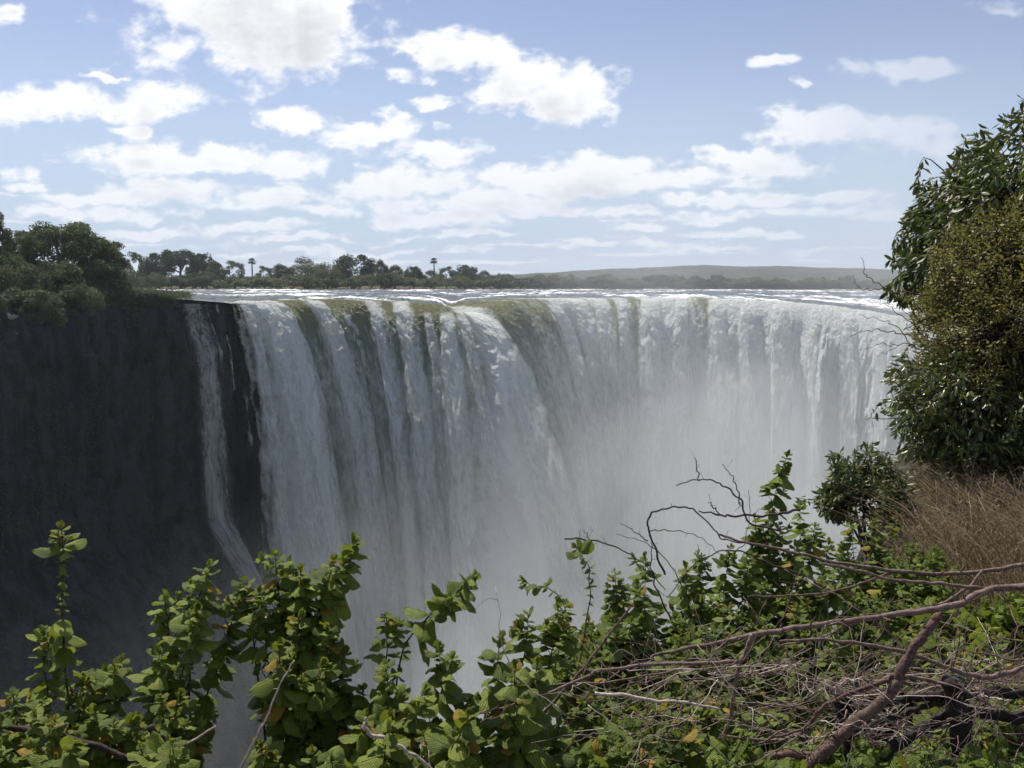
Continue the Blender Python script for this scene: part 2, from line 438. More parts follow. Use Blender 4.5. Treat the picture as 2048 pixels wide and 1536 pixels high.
def build_falls():
    # main curtain
    NC, NR = 1400, 430
    px = np.linspace(438, 2390, NC); t = np.concatenate([np.linspace(-1.6, 0, 26)[:-1], np.linspace(0, 1, NR - 25) ** 1.25 * 4.45])
    PXg, Tg = np.meshgrid(px, t)
    s = lips(PXg); L = lipat(PXg)
    vx = np.interp(PXg, _VX[:, 0], _VX[:, 1]) + .45 * pn(s / 3.1, .5, 61); vy = np.interp(PXg, _VY[:, 0], _VY[:, 1]) * (1 + .14 * pn(s / 4.0, 2.2, 62))
    tp = np.maximum(Tg, 0); drop = 4.9 * tp ** 2
    tx, ty = lipT(PXg); fr = .75 * sst(PXg, 1150, 1450); tx = tx * (1 - fr) + fr; ty = ty * (1 - fr); vn = -vy; vx, vy = vx * tx + vn * ty, vx * ty - vn * tx
    x = L[..., 0] + vx * Tg; y = L[..., 1] + vy * Tg; z = L[..., 2] - drop
    nx, ny = ty, -tx
    wander = s + .5 * pn(s / 6, drop / 14, 70) * sst(tp, .5, 3)
    ph = pn(s / 2.6, 0 * s + 1.5, 55) * 2.5
    wander = wander + .5 * sst(tp, .25, 1.2) * fbm(s / 1.2, tp * 4.5 + ph, 4, 58, .6)
    grow = .25 + 1.0 * sst(tp, .1, 2.6)
    d = 1.7 * column(PXg) * sst(tp, 0, 1.5)
    LB = lobe(PXg + 12 * pn(s / 5, tp * .9, 12) + 4 * fbm(s / 1.6, tp * 3.2 + ph, 3, 13)); d = d + 3.0 * (LB - .4) * sst(tp, .1, 1.6)
    d = d + .7 * grow * ridged(wander / 4.6, tp * .9 + 3, 2, 11)
    d = d + .16 * grow * ridged(wander / 1.7, tp * 1.8, 2, 21)
    d = d + .8 * sst(tp, .2, 1.4) * pn(wander / 2.9, tp * 1.5, 23)
    puff = 1 - np.abs(pn(wander / 1.9, tp * 3.2 + ph, 33)) * 1.6; d = d + .6 * sst(tp, .35, 2.0) * puff
    d = d + .85 * sst(tp, .2, 1.6) * fbm(wander / 1.6, tp * 5.5 + ph, 5, 41, .6)
    up = .28 * fbm(s / 2.2, Tg * 2, 3, 81) + .18 * ridged(s / .9, Tg * 2, 2, 83)
    near = 1 - sst(tp, .15, .7)
    x += nx * d * (1 - near); y += ny * d * (1 - near); z += up * near * 1.1
    f = foam_u(PXg + 9 * fbm(s / 2, tp * 3, 3, 91)) + .75 * fbm(s / .9, tp * 1.6, 4, 92, .65)
    body = .46 + .15 * ridged(wander / 4.6, tp * .9 + 3, 2, 11) + .2 * pn(wander / 2.9, tp * 2.2, 23) + .2 * pn(wander / 9.0, tp * .8, 24) + .45 * (LB - .5) + .16 * puff + .12 * ridged(wander / 1.5, tp * 1.1, 2, 21)
    kk = sst(drop + 3.5 * fbm(s / 1.5, tp * 4, 3, 59), .5, 16.0)
    foam = (f + .25 * (LB - .4)) * (1 - kk) + (body * .68 + f * .32 + .10 + .38 * sst(PXg, 1000, 1400) + .2 * sst(drop, 25, 70)) * kk
    foam = np.where(Tg < 0, foam - .1 + .35 * ridged(s / 2.0, Tg * 2.5, 2, 95), foam)
    # edge of the curtain on the left is torn
    cover = np.ones_like(foam)
    edge = (PXg - 438) / 24.0 - .9 + .8 * pn(s / .9, drop / 16, 97) + .5 * pn(s / .5, drop / 4, 98)
    cover = np.clip(edge, -1, 1.2)
    cover = np.where(PXg > 500, 1.2, cover)
    V = np.stack([x, y, z], -1)
    o = mesh_np('waterfall', V, grid_faces(*PXg.shape), M_FALL, attrs={'foam': foam, 'along': s, 'fall': np.where(Tg > 0, drop, 0), 'tau': Tg * 5.0, 'cover': cover})
    tag(o, 'broad thundering white curtain of water falling over the whole long rim', 'waterfall')
    # the separate plumes that bulge out of the curtain, each a body of foam of its own
    # start px, sideways and outward speed m/s, half width at top and bottom, start and end time, strength
    PL = [(478, 1.9, 3.2, .7, 1.6, .15, 4.2, .8), (512, 2.3, 4.6, 1.0, 2.6, .0, 4.3, 1.0), (548, 2.6, 4.4, .8, 1.7, .1, 3.9, .9), (618, 3.0, 5.0, 1.3, 3.0, .0, 4.2, 1.0), (662, 3.3, 5.0, .8, 2.2, .5, 3.8, .8),
          (735, 4.1, 5.4, .9, 2.6, .35, 4.2, .9), (792, 4.5, 5.9, 1.3, 3.4, .0, 4.4, 1.0), (842, 4.0, 5.2, .7, 2.2, .5, 3.6, .8), (884, 3.2, 6.0, 1.2, 3.2, .4, 4.4, 1.0), (936, 6.6, 7.0, 1.3, 4.4, -.25, 3.7, 1.15), (905, 4.4, 6.4, .6, 1.8, .1, 3.0, .8),
          (1030, 3.6, 5.2, .8, 2.2, .5, 4.0, .85), (1085, 2.9, 5.4, 1.0, 2.8, .3, 4.2, .9), (1150, 1.9, 5.8, 1.7, 2.6, -.1, 4.2, 1.0), (1196, 1.5, 5.8, 1.4, 2.2, -.1, 4.0, 1.0), (1243, 1.0, 5.6, .8, 1.8, .1, 3.6, .9),
          (1302, .7, 6.0, 1.8, 2.8, -.1, 4.2, 1.0), (1362, .4, 5.8, 1.1, 2.0, .2, 3.8, .85), (1432, .2, 5.9, 1.6, 2.6, .0, 4.2, .95), (1492, .0, 5.8, 1.0, 2.2, .2, 4.0, .9), (1560, .0, 5.8, 1.6, 2.6, .1, 4.2, .9), (1632, -.1, 5.6, 1.2, 2.2, .2, 4.2, .9), (1700, -.2, 5.6, 1.6, 2.6, .1, 4.2, .9), (1770, -.3, 5.4, 1.4, 2.4, .1, 4.2, .9)]
    for i, (p0, vx, vn, w0, w1, t0, t1, kst) in enumerate(PL):
        nt, nu = 190, 31
        tt = np.linspace(t0, t1, nt); T2, U2 = np.meshgrid(tt, np.linspace(-1, 1, nu), indexing='ij')
        L = lipat(p0); s0 = float(lips(p0)); tx, ty = lipT(p0); fr = .75 * float(sst(p0, 1150, 1450)); tx = tx * (1 - fr) + fr; ty = ty * (1 - fr)
        q = (T2 - t0) / (t1 - t0); tp = np.maximum(T2, 0)
        W = 1.18 * (w0 + (w1 - w0) * q ** .8) * (1 + .28 * fbm(T2 * 2.2, 0 * T2 + i * 3.3, 3, 501 + i))
        sh = .5 * fbm(T2 * 1.6, 0 * T2 + i * 5.1, 3, 530 + i) * tp
        lat = vx * T2 + U2 * W + sh; outw = vn * T2 * (1 - .03 * tp)
        sc_ = U2 * W
        bul = W * .62 * np.sqrt(np.maximum(1 - U2 ** 2, 0)) * sst(q, 0, .12) - .5
        dd = 1.0 * sst(tp, .1, 1.2) * fbm((sc_ + i * 7) / 1.6, T2 * 5.6, 5, 560, .6) + .5 * sst(tp, .2, 1.5) * (1 - 2 * np.abs(pn((sc_ + i * 9) / 1.9, T2 * 3.0, 570)))
        o2 = outw + (bul + dd) * sst(q, -.02, .1)
        X = L[0] + lat * tx + o2 * ty; Y = L[1] + lat * ty - o2 * tx; Z = L[2] - 4.9 * tp ** 2 + .12 + .5 * dd * (1 - sst(tp, .2, .8))
        cv = kst * np.clip((1 - np.abs(U2)) * 2.6, 0, 1) * sst(q, 0, .07) * (1 - .45 * sst(q, .1, .8)) * (1 - sst(q, .75, 1))
        fo = .98 + .35 * dd - .35 * (1 - sst(tp, 0, .35)) * (kst < .95)
        mesh_np('plume', np.stack([X, Y, Z], -1), grid_faces(nt, nu), M_FALL, parent=o, attrs={'foam': fo, 'along': s0 + sc_ + i * 3.1, 'fall': 4.9 * tp ** 2, 'tau': T2 * 5.0, 'cover': np.clip(cv - .08, -1, 1.1)})
    return o

def cliff_out(px, z):
    """how far the rock stands out from the lip towards the gorge, metres (the lower left leans out as a slope)"""
    px = np.asarray(px, float); z = np.asarray(z, float)
    base = -1.0 + 0.05 * np.maximum(-z, 0)
    slope = np.maximum(-z - 40 - np.interp(px, [200, 420, 560], [0, 2, 12]), 0) * .55 * (1 - sst(px, 560, 800))
    under = -6.0 * sst(px, 430, 480) - 2.0 * sst(px, 1400, 1500)
    return base * (1 - sst(px, 450, 500)) + slope + under

def cliff_pt(px, z, extra=0.0):
    L = lipat(px); o = cliff_out(px, z) + extra
    tx, ty = lipT(px); lat = np.maximum(o, 0) * .5 * sst(px, -200, 500) * (1 - sst(px, 600, 800))
    return np.stack([L[..., 0] + ty * o + lat + 0 * z, L[..., 1] - tx * o, z + 0 * o], -1)

def stream(name, label, path, w0, w1, group=None, dens=.55, seed=0):
    """thin fall down the cliff; path: list of (px, z) down the rock"""
    c = np.array(path, float); n = 160
    tt = np.linspace(0, len(c) - 1, n); pxs = np.interp(tt, np.arange(len(c)), c[:, 0]); zs = np.interp(tt, np.arange(len(c)), c[:, 1])
    k = np.hanning(15); k /= k.sum(); pxs = np.convolve(np.pad(pxs, 7, mode='edge'), k, 'valid')
    cu = np.linspace(-1, 1, 21)
    Z, U = np.meshgrid(zs, cu, indexing='ij'); PXm = pxs[:, None] + 0 * U
    q = np.linspace(0, 1, n)[:, None]
    W = 1.18 * (w0 + (w1 - w0) * q ** .8) * (1 + .18 * pn(q * 9, seed + .5, seed))
    pxx = PXm + U * W / 185 * F
    V = cliff_pt(pxx, Z, .7 + 2.8 * sst(-Z, .5, 9) + .5 * fbm(U * 2, Z / 2.5, 3, 5 + seed) + .6 * (1 - U ** 2))
    cov = (1 - np.abs(U) ** 2.2) * (dens + .25 * pn(q * 5, U * 1.5, 3 + seed)) + 0 * Z
    cov = cov * (1 - sst(q, .93, 1)) - .06
    o = mesh_np(name, V, grid_faces(n, 21), M_FALL, attrs={'foam': .85 + 0 * cov, 'along': U * W * 1.3 + seed * 7, 'fall': np.maximum(-Z, 2.5) + 0 * U, 'tau': np.sqrt(np.maximum(-Z, 0) / 4.9) * 5 + 0 * U, 'cover': np.clip(cov, -1, .8)})
    return tag(o, label, 'waterfall', group)

falls = build_falls()
stream('thin_waterfall', 'thin veil of white water down the dark cliff, widest of the slim falls', [(384, .2), (386, -6), (388, -16), (389, -28), (388, -38), (398, -43), (428, -52), (462, -64), (500, -80)], 2.0, 3.6, seed=1, dens=.56)
stream('thin_waterfall', 'short wispy thread of water ending halfway down the dark rock', [(433, .1), (435, -6), (438, -11), (443, -17)], .35, .55, seed=2, dens=.42)
stream('thin_waterfall', 'faint trickle close beside the widest of the slim falls', [(411, .1), (412, -4), (415, -9), (416, -13)], .3, .45, seed=3, dens=.36)

def build_river():
    NC, NR = 1100, 330
    px = np.linspace(240, 2390, NC)
    q = np.linspace(0, 1, NR)[:, None] ** 2.1
    L = lipat(px)[None]
    vx = np.interp(px, _VX[:, 0], _VX[:, 1]); vy = np.interp(px, _VY[:, 0], _VY[:, 1])
    far = P(px, np.interp(px, [240, 950, 1100, 2390], [580.2, 580, 579.5, 580]), np.interp(px, [240, 980, 1100, 2390], [510, 510, 606, 606]))[None]
    start = L + np.stack([-vx * 1.2, -vy * 1.2, 0 * vx], -1)[None] * sst(px, 440, 480)[None, :, None]
    start[..., 2] += -.02
    Pg = start * (1 - q[..., None]) + far * q[..., None]
    X, Y, Z = Pg[..., 0].copy(), Pg[..., 1].copy(), Pg[..., 2].copy()
    PXg = px[None] + 0 * X
    dist = Y - L[..., 1]
    wav = .75 * ridged(X / 9 + .3 * pn(X / 20, Y / 20, 3), Y / 22, 3, 101) + .45 * ridged(X / 3.1, Y / 7, 3, 111)
    big = sst(pn(X / 34, Y / 48, 121), -.25, .5)
    amp = .55 + .5 * big
    edge = sst(dist, 2, 14)
    calm = 1 - .55 * sst(dist, 250, 500)
    Z += (wav - .2) * amp * edge * calm
    f = -.36 + .78 * (wav - .12) * amp + .30 * big
    # long white tongues of rapids running to the lip
    tong = ridged((X + .45 * (Y - 190)) / 26.0, Y / 90.0, 2, 131)
    f = f + .5 * sst(tong, .55, .95) + .18 * sst(PXg, 1250, 1500) * (1 - sst(dist, 30, 80))
    f = f - .55 * np.exp(-((PXg - 990) / 60) ** 2) * (1 - sst(dist, 14, 40)) - .4 * sst(dist, 200, 420) * (1 - big)
    f = f + .3 * np.exp(-((PXg - 905 + dist * 1.5) / 26) ** 2) * (1 - sst(dist, 50, 80))
    o = mesh_np('river', np.stack([X, Y, Z], -1), grid_faces(NR, NC), M_RIVER, attrs={'foam': f})
    return tag(o, 'river of white rapids running up to the rim', None, None, 'structure')
river = build_river()

# ------------------------------------------------------------------ rock and ground
def rock_mat():
    m, b, out = newmat('wet_rock')
    obj = b.node('ShaderNodeTexCoord').outputs['Object']
    n = b.noise(obj, .55, 6, .65); n2 = b.noise(b.vm('MULTIPLY', obj, (1, 1, .25)), .35, 5, .6)
    n3 = b.noise(obj, 2.4, 4, .6)
    col = b.mixc(b.ss(n2, .38, .62), (.020, .026, .030, 1), (.072, .080, .083, 1))
    col = b.mixc(b.m('MULTIPLY', b.ss(n, .5, .66), .6), col, (.03, .05, .02, 1))
    bp = b.node('ShaderNodeBump', {'Height': b.m('ADD', n, b.m('MULTIPLY', n3, .4)), 'Strength': 1.0, 'Distance': 2.6})
    pb = b.node('ShaderNodeBsdfPrincipled', {'Base Color': col, 'Roughness': .75, 'Normal': bp.outputs[0], 'Specular IOR Level': .3})
    b.l.new(pb.outputs[0], out.inputs[0]); return m
M_ROCK = rock_mat()
def ground_mat():
    m, b, out = newmat('bush_ground')
    obj = b.node('ShaderNodeTexCoord').outputs['Object']
    n = b.noise(obj, .08, 5, .65); n2 = b.noise(obj, 9.0, 5, .7)
    col = b.mixc(b.ss(n, .4, .6), (.055, .07, .03, 1), (.13, .10, .055, 1))
    col = b.mixc(b.m('MULTIPLY', b.ss(n2, .4, .7), .6), col, (.05, .035, .02, 1))
    bp = b.node('ShaderNodeBump', {'Height': n2, 'Strength': .8, 'Distance': .04})
    pb = b.node('ShaderNodeBsdfPrincipled', {'Base Color': col, 'Roughness': .95, 'Normal': bp.outputs[0], 'Specular IOR Level': .1})
    b.l.new(pb.outputs[0], out.inputs[0]); return m
M_GROUND = ground_mat()

def build_cliff():
    NC, NR = 900, 260
    px = np.linspace(-880, 2380, NC); z = np.linspace(0, 1, NR) ** 1.05
    PXg, q = np.meshgrid(px, z); L = lipat(PXg)
    top = L[..., 2] - .35 - .5 * sst(PXg, 440, 480)
    Z = top + q * (-102 - top)
    s = lips(PXg)
    blk = np.floor(s / 2.3 + .5 * pn(s / 5, Z / 9, 241)); stp = np.floor(Z / 5.0 + 1.2 * pn(blk * .37, Z / 20, 243))
    rel = 2.4 * ridged(s / 14, Z / 50, 3, 201) + 1.3 * ridged(s / 4, Z / 12, 3, 211) + .6 * fbm(s / 1.6, Z / 1.5, 4, 221) + .9 * pn(blk * .713 + .5, stp * .531 + .5, 231) + .8 * pn(0 * s + .5, stp * .77 + .5, 233)
    rel = rel * sst(q, 0, .03) * (1 - .75 * sst(PXg, 440, 500))
    V = cliff_pt(PXg, Z, rel)
    o = mesh_np('cliff', V, grid_faces(NR, NC), M_ROCK)
    tag(o, 'dark wet rock wall of the gorge', None, None, 'structure')
build_cliff()

def build_ground():
    # plateau behind the lip out to the horizon, the islands and the far bank, all one sheet
    NC, NR = 420, 260
    px = np.linspace(-2600, 4600, NC); q = np.linspace(0, 1, NR) ** 2.6
    PXg, Q = np.meshgrid(px, q)
    pc = np.clip(PXg, -890, 2390); L = lipat(pc)
    Y0 = L[..., 1] + .8
    X0 = np.where((PXg > 2390), L[..., 0] + (PXg - 2390) * .02, np.where(PXg < -890, L[..., 0] + (PXg + 890) * .05, L[..., 0]))
    Dq = Y0 + Q * (16000 - Y0)
    X = X0 + (PXg - 1024) / F * (Dq - Y0); Y = Dq
    Z = np.full_like(X, -1.6)
    left = (1 - sst(PXg, 250, 330)) * (1 - sst(Y, 350, 420)) * 1.0
    Zl = L[..., 2] - .3 + .9 * sst(Y - L[..., 1], 1, 14) + .25 * fbm(X / 9, Y / 9, 3, 5)
    Z = Z * (1 - left) + Zl * left
    sh = np.interp(PXg, [-2600, 980, 1080, 4600], [500, 500, 600, 600])
    land = sst(Y, sh - 12, sh + 10)
    Zf = np.interp(PXg, [980, 1080], [.15, -.45]) + .2 * fbm(X / 40, Y / 40, 3, 8)
    Z = Z * (1 - land) + Zf * land
    o = mesh_np('ground', np.stack([X, Y, Z], -1), grid_faces(NR, NC), M_GROUND)
    tag(o, None, None, None, 'structure')
    # floor of the gorge: water
    xs = np.linspace(-260, 260, 60); ys = np.linspace(-60, 260, 60); Xg, Yg = np.meshgrid(xs, ys)
    o = mesh_np('gorge_water', np.stack([Xg, Yg, -100 + .8 * fbm(Xg / 12, Yg / 12, 3, 4)], -1), grid_faces(60, 60), M_RIVER, attrs={'foam': .3 + .5 * fbm(Xg / 15, Yg / 15, 3, 9)})
    tag(o, None, None, None, 'structure')
build_ground()

HILLTOP = np.array([(-600, 572), (700, 566), (850, 560), (950, 554), (1020, 549), (1120, 543), (1250, 536), (1400, 531), (1550, 532), (1650, 534), (1800, 541), (2100, 556), (2600, 566), (3200, 572)])
def hill_mat():
    m, b, out = newmat('bush_hill')
    obj = b.node('ShaderNodeTexCoord').outputs['Object']
    n = b.noise(obj, .012, 5, .65); n2 = b.noise(obj, .06, 4, .75)
    col = b.mixc(b.ss(n, .4, .6), (.025, .042, .02, 1), (.11, .10, .065, 1))
    col = b.mixc(b.m('MULTIPLY', b.ss(n2, .46, .54), .9), col, (.018, .032, .016, 1))
    bp = b.node('ShaderNodeBump', {'Height': n2, 'Strength': 1.0, 'Distance': 14.0})
    pb = b.node('ShaderNodeBsdfPrincipled', {'Base Color': col, 'Roughness': .95, 'Normal': bp.outputs[0], 'Specular IOR Level': .1})
    b.l.new(pb.outputs[0], out.inputs[0]); return m
def build_hill():
    NC, NR = 1500, 70
    px = np.linspace(-600, 3200, NC); q = np.linspace(0, 1, NR); PXg, Q = np.meshgrid(px, q)
    D = 1500 + 2100 * Q
    top = P(PXg, np.interp(PXg, HILLTOP[:, 0], HILLTOP[:, 1]), 3000)[..., 2]
    prof = sst(Q, 0, .72) * (1 - .5 * sst(Q, .74, 1))
    X = (PXg - 1024) / F * D; Z = .5 + (top - 5) * prof + (3.2 * ridged(X / 17, D / 26, 3, 301) + 7 * fbm(X / 190, D / 300, 3, 311)) * sst(Q, .02, .3)
    o = mesh_np('hill', np.stack([X, D, Z], -1), grid_faces(NR, NC), hill_mat())
    tag(o, 'low wooded ridge on the horizon', None, None, 'structure')
build_hill()

# ------------------------------------------------------------------ trees in the distance
M_FOL = {
    'dark': leaf_mat('foliage_dark', (.03, .055, .026), (.08, .115, .05), rough=.6, transl=.2, tcol=(.08, .12, .03)),
    'mid': leaf_mat('foliage_mid', (.055, .085, .04), (.14, .17, .075), rough=.65, transl=.25, tcol=(.12, .15, .04)),
    'pale': leaf_mat('foliage_pale', (.09, .11, .05), (.21, .22, .10), rough=.7, transl=.25, tcol=(.15, .16, .06)),
    'near': leaf_mat('foliage_island', (.045, .068, .04), (.15, .175, .09), rough=.6, transl=.35, tcol=(.10, .15, .03)),
}
M_TRUNK = bark_mat('trunk_bark', (.045, .035, .026), (.11, .09, .07), 6, bump=.05)

def leafcards(cen, nrm, size, rg, aspect=.5):
    """one bent leaf-sized face per centre"""
    n = len(cen)
    a = rg.normal(size=(n, 3)); t = np.cross(nrm, a); t /= np.linalg.norm(t, axis=1)[:, None] + 1e-9
    bt = np.cross(nrm, t)
    s_ = (size * rg.uniform(.6, 1.3, n))[:, None]
    V = np.stack([cen - t * s_ * .5, cen + bt * s_ * aspect * .5 + nrm * s_ * .12, cen + t * s_ * .5 - nrm * s_ * .1, cen - bt * s_ * aspect * .5 + nrm * s_ * .12], 1).reshape(-1, 3)
    Q = np.arange(n * 4).reshape(-1, 4)
    return V, Q

def crown_arrays(rg, rad, ncl, per, leaf, low=-.35, cr=(.2, .36), flat=.75):
    """ncl uneven clumps spread through an ellipsoid of radii rad around 0"""
    rad = np.array(rad, float)
    Vs = []; Qs = []; Ts = []; n = 0; C_ = []
    for i in range(ncl):
        for _ in range(30):
            d = rg.normal(size=3); d /= np.linalg.norm(d)
            if d[2] > low: break
        c = d * rad * rg.uniform(.45, .92) ** .6
        r = rg.uniform(*cr) * rad.mean() * np.array([1, 1, flat])
        m_ = int(per * rg.uniform(.6, 1.3))
        u = rg.normal(size=(m_, 3)); u /= np.linalg.norm(u, axis=1)[:, None]
        u[:, 2] = np.where((u[:, 2] < -.3) & (rg.random(m_) < .35), -u[:, 2], u[:, 2])
        p = c + u * r * (rg.uniform(.35, 1.12, m_) ** .6)[:, None]
        nr = u + rg.normal(size=(m_, 3)) * .5 + np.array([0, 0, .35]); nr /= np.linalg.norm(nr, axis=1)[:, None]
        V, Q = leafcards(p, nr, leaf, rg); Vs.append(V); Qs.append(Q + n); n += len(V)
        Ts.append(np.repeat(np.clip(rg.uniform(.1, .8) + rg.normal(0, .15, m_), 0, .9), 4)); C_.append(c)
    return np.vstack(Vs), np.vstack(Qs), np.concatenate(Ts), np.array(C_)

def make_tree(name, seed, H, rad, trunk_h, ncl, per, leaf, mat, tr=.35, label='', cat='tree', group=None, low=-.35, cr=(.2, .36), flat=.75, lean=0, limbs=6):
    """root Empty at the base; children trunk and crown; the tree stands H high"""
    rg = np.random.default_rng(seed)
    root = empty(name, (0, 0, 0), label, cat, group)
    V, Q, T, Cc = crown_arrays(rg, rad, ncl, per, leaf, low, cr, flat)
    cz = H - rad[2]
    off = np.array([lean, 0, cz])
    mesh_np('crown', V + off, Q, mat, root, smooth=False, attrs={'tint': T})
    A = Acc()
    fork = np.array([lean * .3, 0, trunk_h])
    A.tube(curve_pts([(0, 0, -1.0), (0.1 * tr, 0, trunk_h * .5), fork], 5, .1 * tr), np.linspace(tr * 1.25, tr * .8, 11), 8)
    idx = rg.permutation(len(Cc))[:limbs]
    for k in idx:
        e = Cc[k] + off; mid = (fork + e) / 2 + np.array([0, 0, -.08 * H]) * rg.uniform(-.4, 1)
        A.tube(curve_pts([fork - (0, 0, .3), mid, e], 5, .2 * tr), np.linspace(tr * .6, tr * .12, 11), 6)
    A.build('trunk', M_TRUNK, root)
    return root
def clone(o, loc, rz, scale, label, group=None, cat=None):
    c = o.copy(); COL.objects.link(c); c.location = loc; c.rotation_euler = (0, 0, rz); c.scale = scale
    for ch in o.children:
        d = ch.copy(); COL.objects.link(d); d.parent = c
    c['label'] = label
    if group: c['group'] = group
    if cat: c['category'] = cat
    return c
def put(o, loc, rz=0, scale=(1, 1, 1)): o.location = loc; o.rotation_euler = (0, 0, rz); o.scale = scale; return o

# prototypes are 10 m high; the first use moves the prototype itself
class Kind:
    def __init__(s, **k): s.k = k; s.o = None; s.first = True
    def use(s, name, px, top, base, D, wpx, label, group=None, cat='tree', rz=None, zoff=0):
        b0 = P(px, base, D); t0 = P(px, top, D); H = t0[2] - b0[2]
        rg = random.Random(int(px * 7 + D))
        wid = wpx * D / F / 2
        if s.o is None:
            s.o = make_tree(name, label=label, cat=cat, group=group, **s.k); o = s.o
        else: o = clone(s.o, (0, 0, 0), 0, (1, 1, 1), label, group, cat)
        sx = wid / (s.k['rad'][0] * 1.12); sz = H / (s.k['H'] * 1.03)
        put(o, tuple(b0), rg.uniform(0, 6.28) if rz is None else rz, (sx, sx, sz))
        o.name = name
        return o
KD = Kind(seed=1, H=10, rad=(5.2, 5.2, 4.4), trunk_h=2.0, ncl=60, per=95, leaf=.62, mat=M_FOL['dark'], low=-.85, cr=(.2, .34))
KM = Kind(seed=2, H=10, rad=(4.6, 4.6, 4.5), trunk_h=1.8, ncl=56, per=90, leaf=.58, mat=M_FOL['mid'], low=-.9, cr=(.2, .36))
KP = Kind(seed=3, H=10, rad=(4.8, 4.8, 4.7), trunk_h=1.3, ncl=64, per=90, leaf=.5, mat=M_FOL['pale'], flat=1.0, low=-.9, cr=(.22, .36))
KL = Kind(seed=4, H=10, rad=(3.6, 3.6, 4.3), trunk_h=2.6, ncl=38, per=75, leaf=.5, mat=M_FOL['mid'], cr=(.18, .34), low=-.95)
KU = Kind(seed=5, H=10, rad=(5.4, 5.4, 2.9), trunk_h=4.6, ncl=30, per=100, leaf=.6, mat=M_FOL['dark'], cr=(.22, .36), flat=.7)
KB = Kind(seed=6, H=5, rad=(4.6, 3.6, 2.6), trunk_h=.6, ncl=36, per=90, leaf=.5, mat=M_FOL['pale'], low=-.3, tr=.12)
KG = Kind(seed=8, H=5, rad=(4.4, 3.6, 2.7), trunk_h=.6, ncl=36, per=90, leaf=.5, mat=M_FOL['mid'], low=-.3, tr=.12)
GI = 'trees along the river island'
ISL = [  # kind, px, top, width, D, label
    (KL, 272, 500, 46, 560, 'thin feathery tree right behind the big shoreline trees at left'),
    (KD, 318, 506, 78, 570, 'dark dense tree, second left of the island treeline'),
    (KU, 362, 498, 92, 560, 'flat topped umbrella tree with sky showing under its crown'),
    (KD, 405, 506, 66, 575, 'dark bushy tree right of the umbrella tree'),
    (KM, 432, 524, 44, 560, 'small drooping tree at the end of the left tree clump'),
    (KL, 470, 519, 52, 555, 'open lacy tree just left of the short palm'),
    (KL, 530, 530, 36, 560, 'small lacy tree just right of the short palm'),
    (KM, 562, 530, 56, 565, 'small round tree left of the pale domed trees'),
    (KP, 612, 517, 96, 570, 'wide pale domed tree in the middle of the island'),
    (KP, 655, 528, 66, 552, 'lower pale domed tree beside the tallest dark tree'),
    (KD, 708, 509, 98, 575, 'tallest dark round tree of the island treeline'),
    (KM, 762, 521, 36, 565, 'narrow upright tree right of the tallest dark tree'),
    (KM, 790, 532, 54, 570, 'low grey green tree left of the tall palm'),
    (KD, 828, 533, 46, 560, 'small dark tree just left of the tall palm'),
    (KL, 893, 531, 40, 570, 'thin open tree just right of the tall palm'),
    (KD, 930, 530, 62, 565, 'dark round tree, the last big one on the island'),
    (KM, 968, 543, 46, 560, 'small grey green tree near the right tip of the island'),
    (KP, 1000, 549, 40, 555, 'small pale tree at the right tip of the island'),
]
for (K, px, top, wd, D, lab) in ISL: K.use('tree', px, top - 2, 580, D, wd, lab, GI)
rr = random.Random(4)
GB = 'low riverside thicket bushes of the island'
for i in range(30):
    px = 262 + i * 25.5 + rr.uniform(-7, 7)
    top = 555 + rr.uniform(-7, 6) - (6 if 300 < px < 420 else 0) - (4 if i % 5 == 0 else 0)
    if px < 300: top -= 6
    (KB if rr.random() < .6 else KG).use('bush', px, top, 581, 536 + rr.uniform(-6, 14), rr.uniform(54, 100), 'low rounded bush in the thicket along the island shore', GB, 'bush')
for i in range(9):   # small fill trees deep in the island
    px = 300 + i * 78 + rr.uniform(-20, 20)
    (KM if i % 2 else KP).use('tree', px, 545 + rr.uniform(-5, 4), 580, 600 + rr.uniform(-5, 20), rr.uniform(50, 80), 'hazy low tree filling in behind the island treeline', 'fill trees behind the island treeline')
GF = 'small trees lining the far bank below the ridge'
for i in range(54):
    px = 985 + i * 17 + rr.uniform(-7, 7)
    top = 555 + rr.uniform(-8, 6) + (3 if px > 1500 else 0)
    (KM, KP, KG, KD)[i % 4 if i % 4 != 3 or i % 8 == 3 else 1].use('tree', px, top, 580, 634 + rr.uniform(-8, 22), rr.uniform(46, 86), 'small hazy tree on the far bank below the wooded ridge', GF)

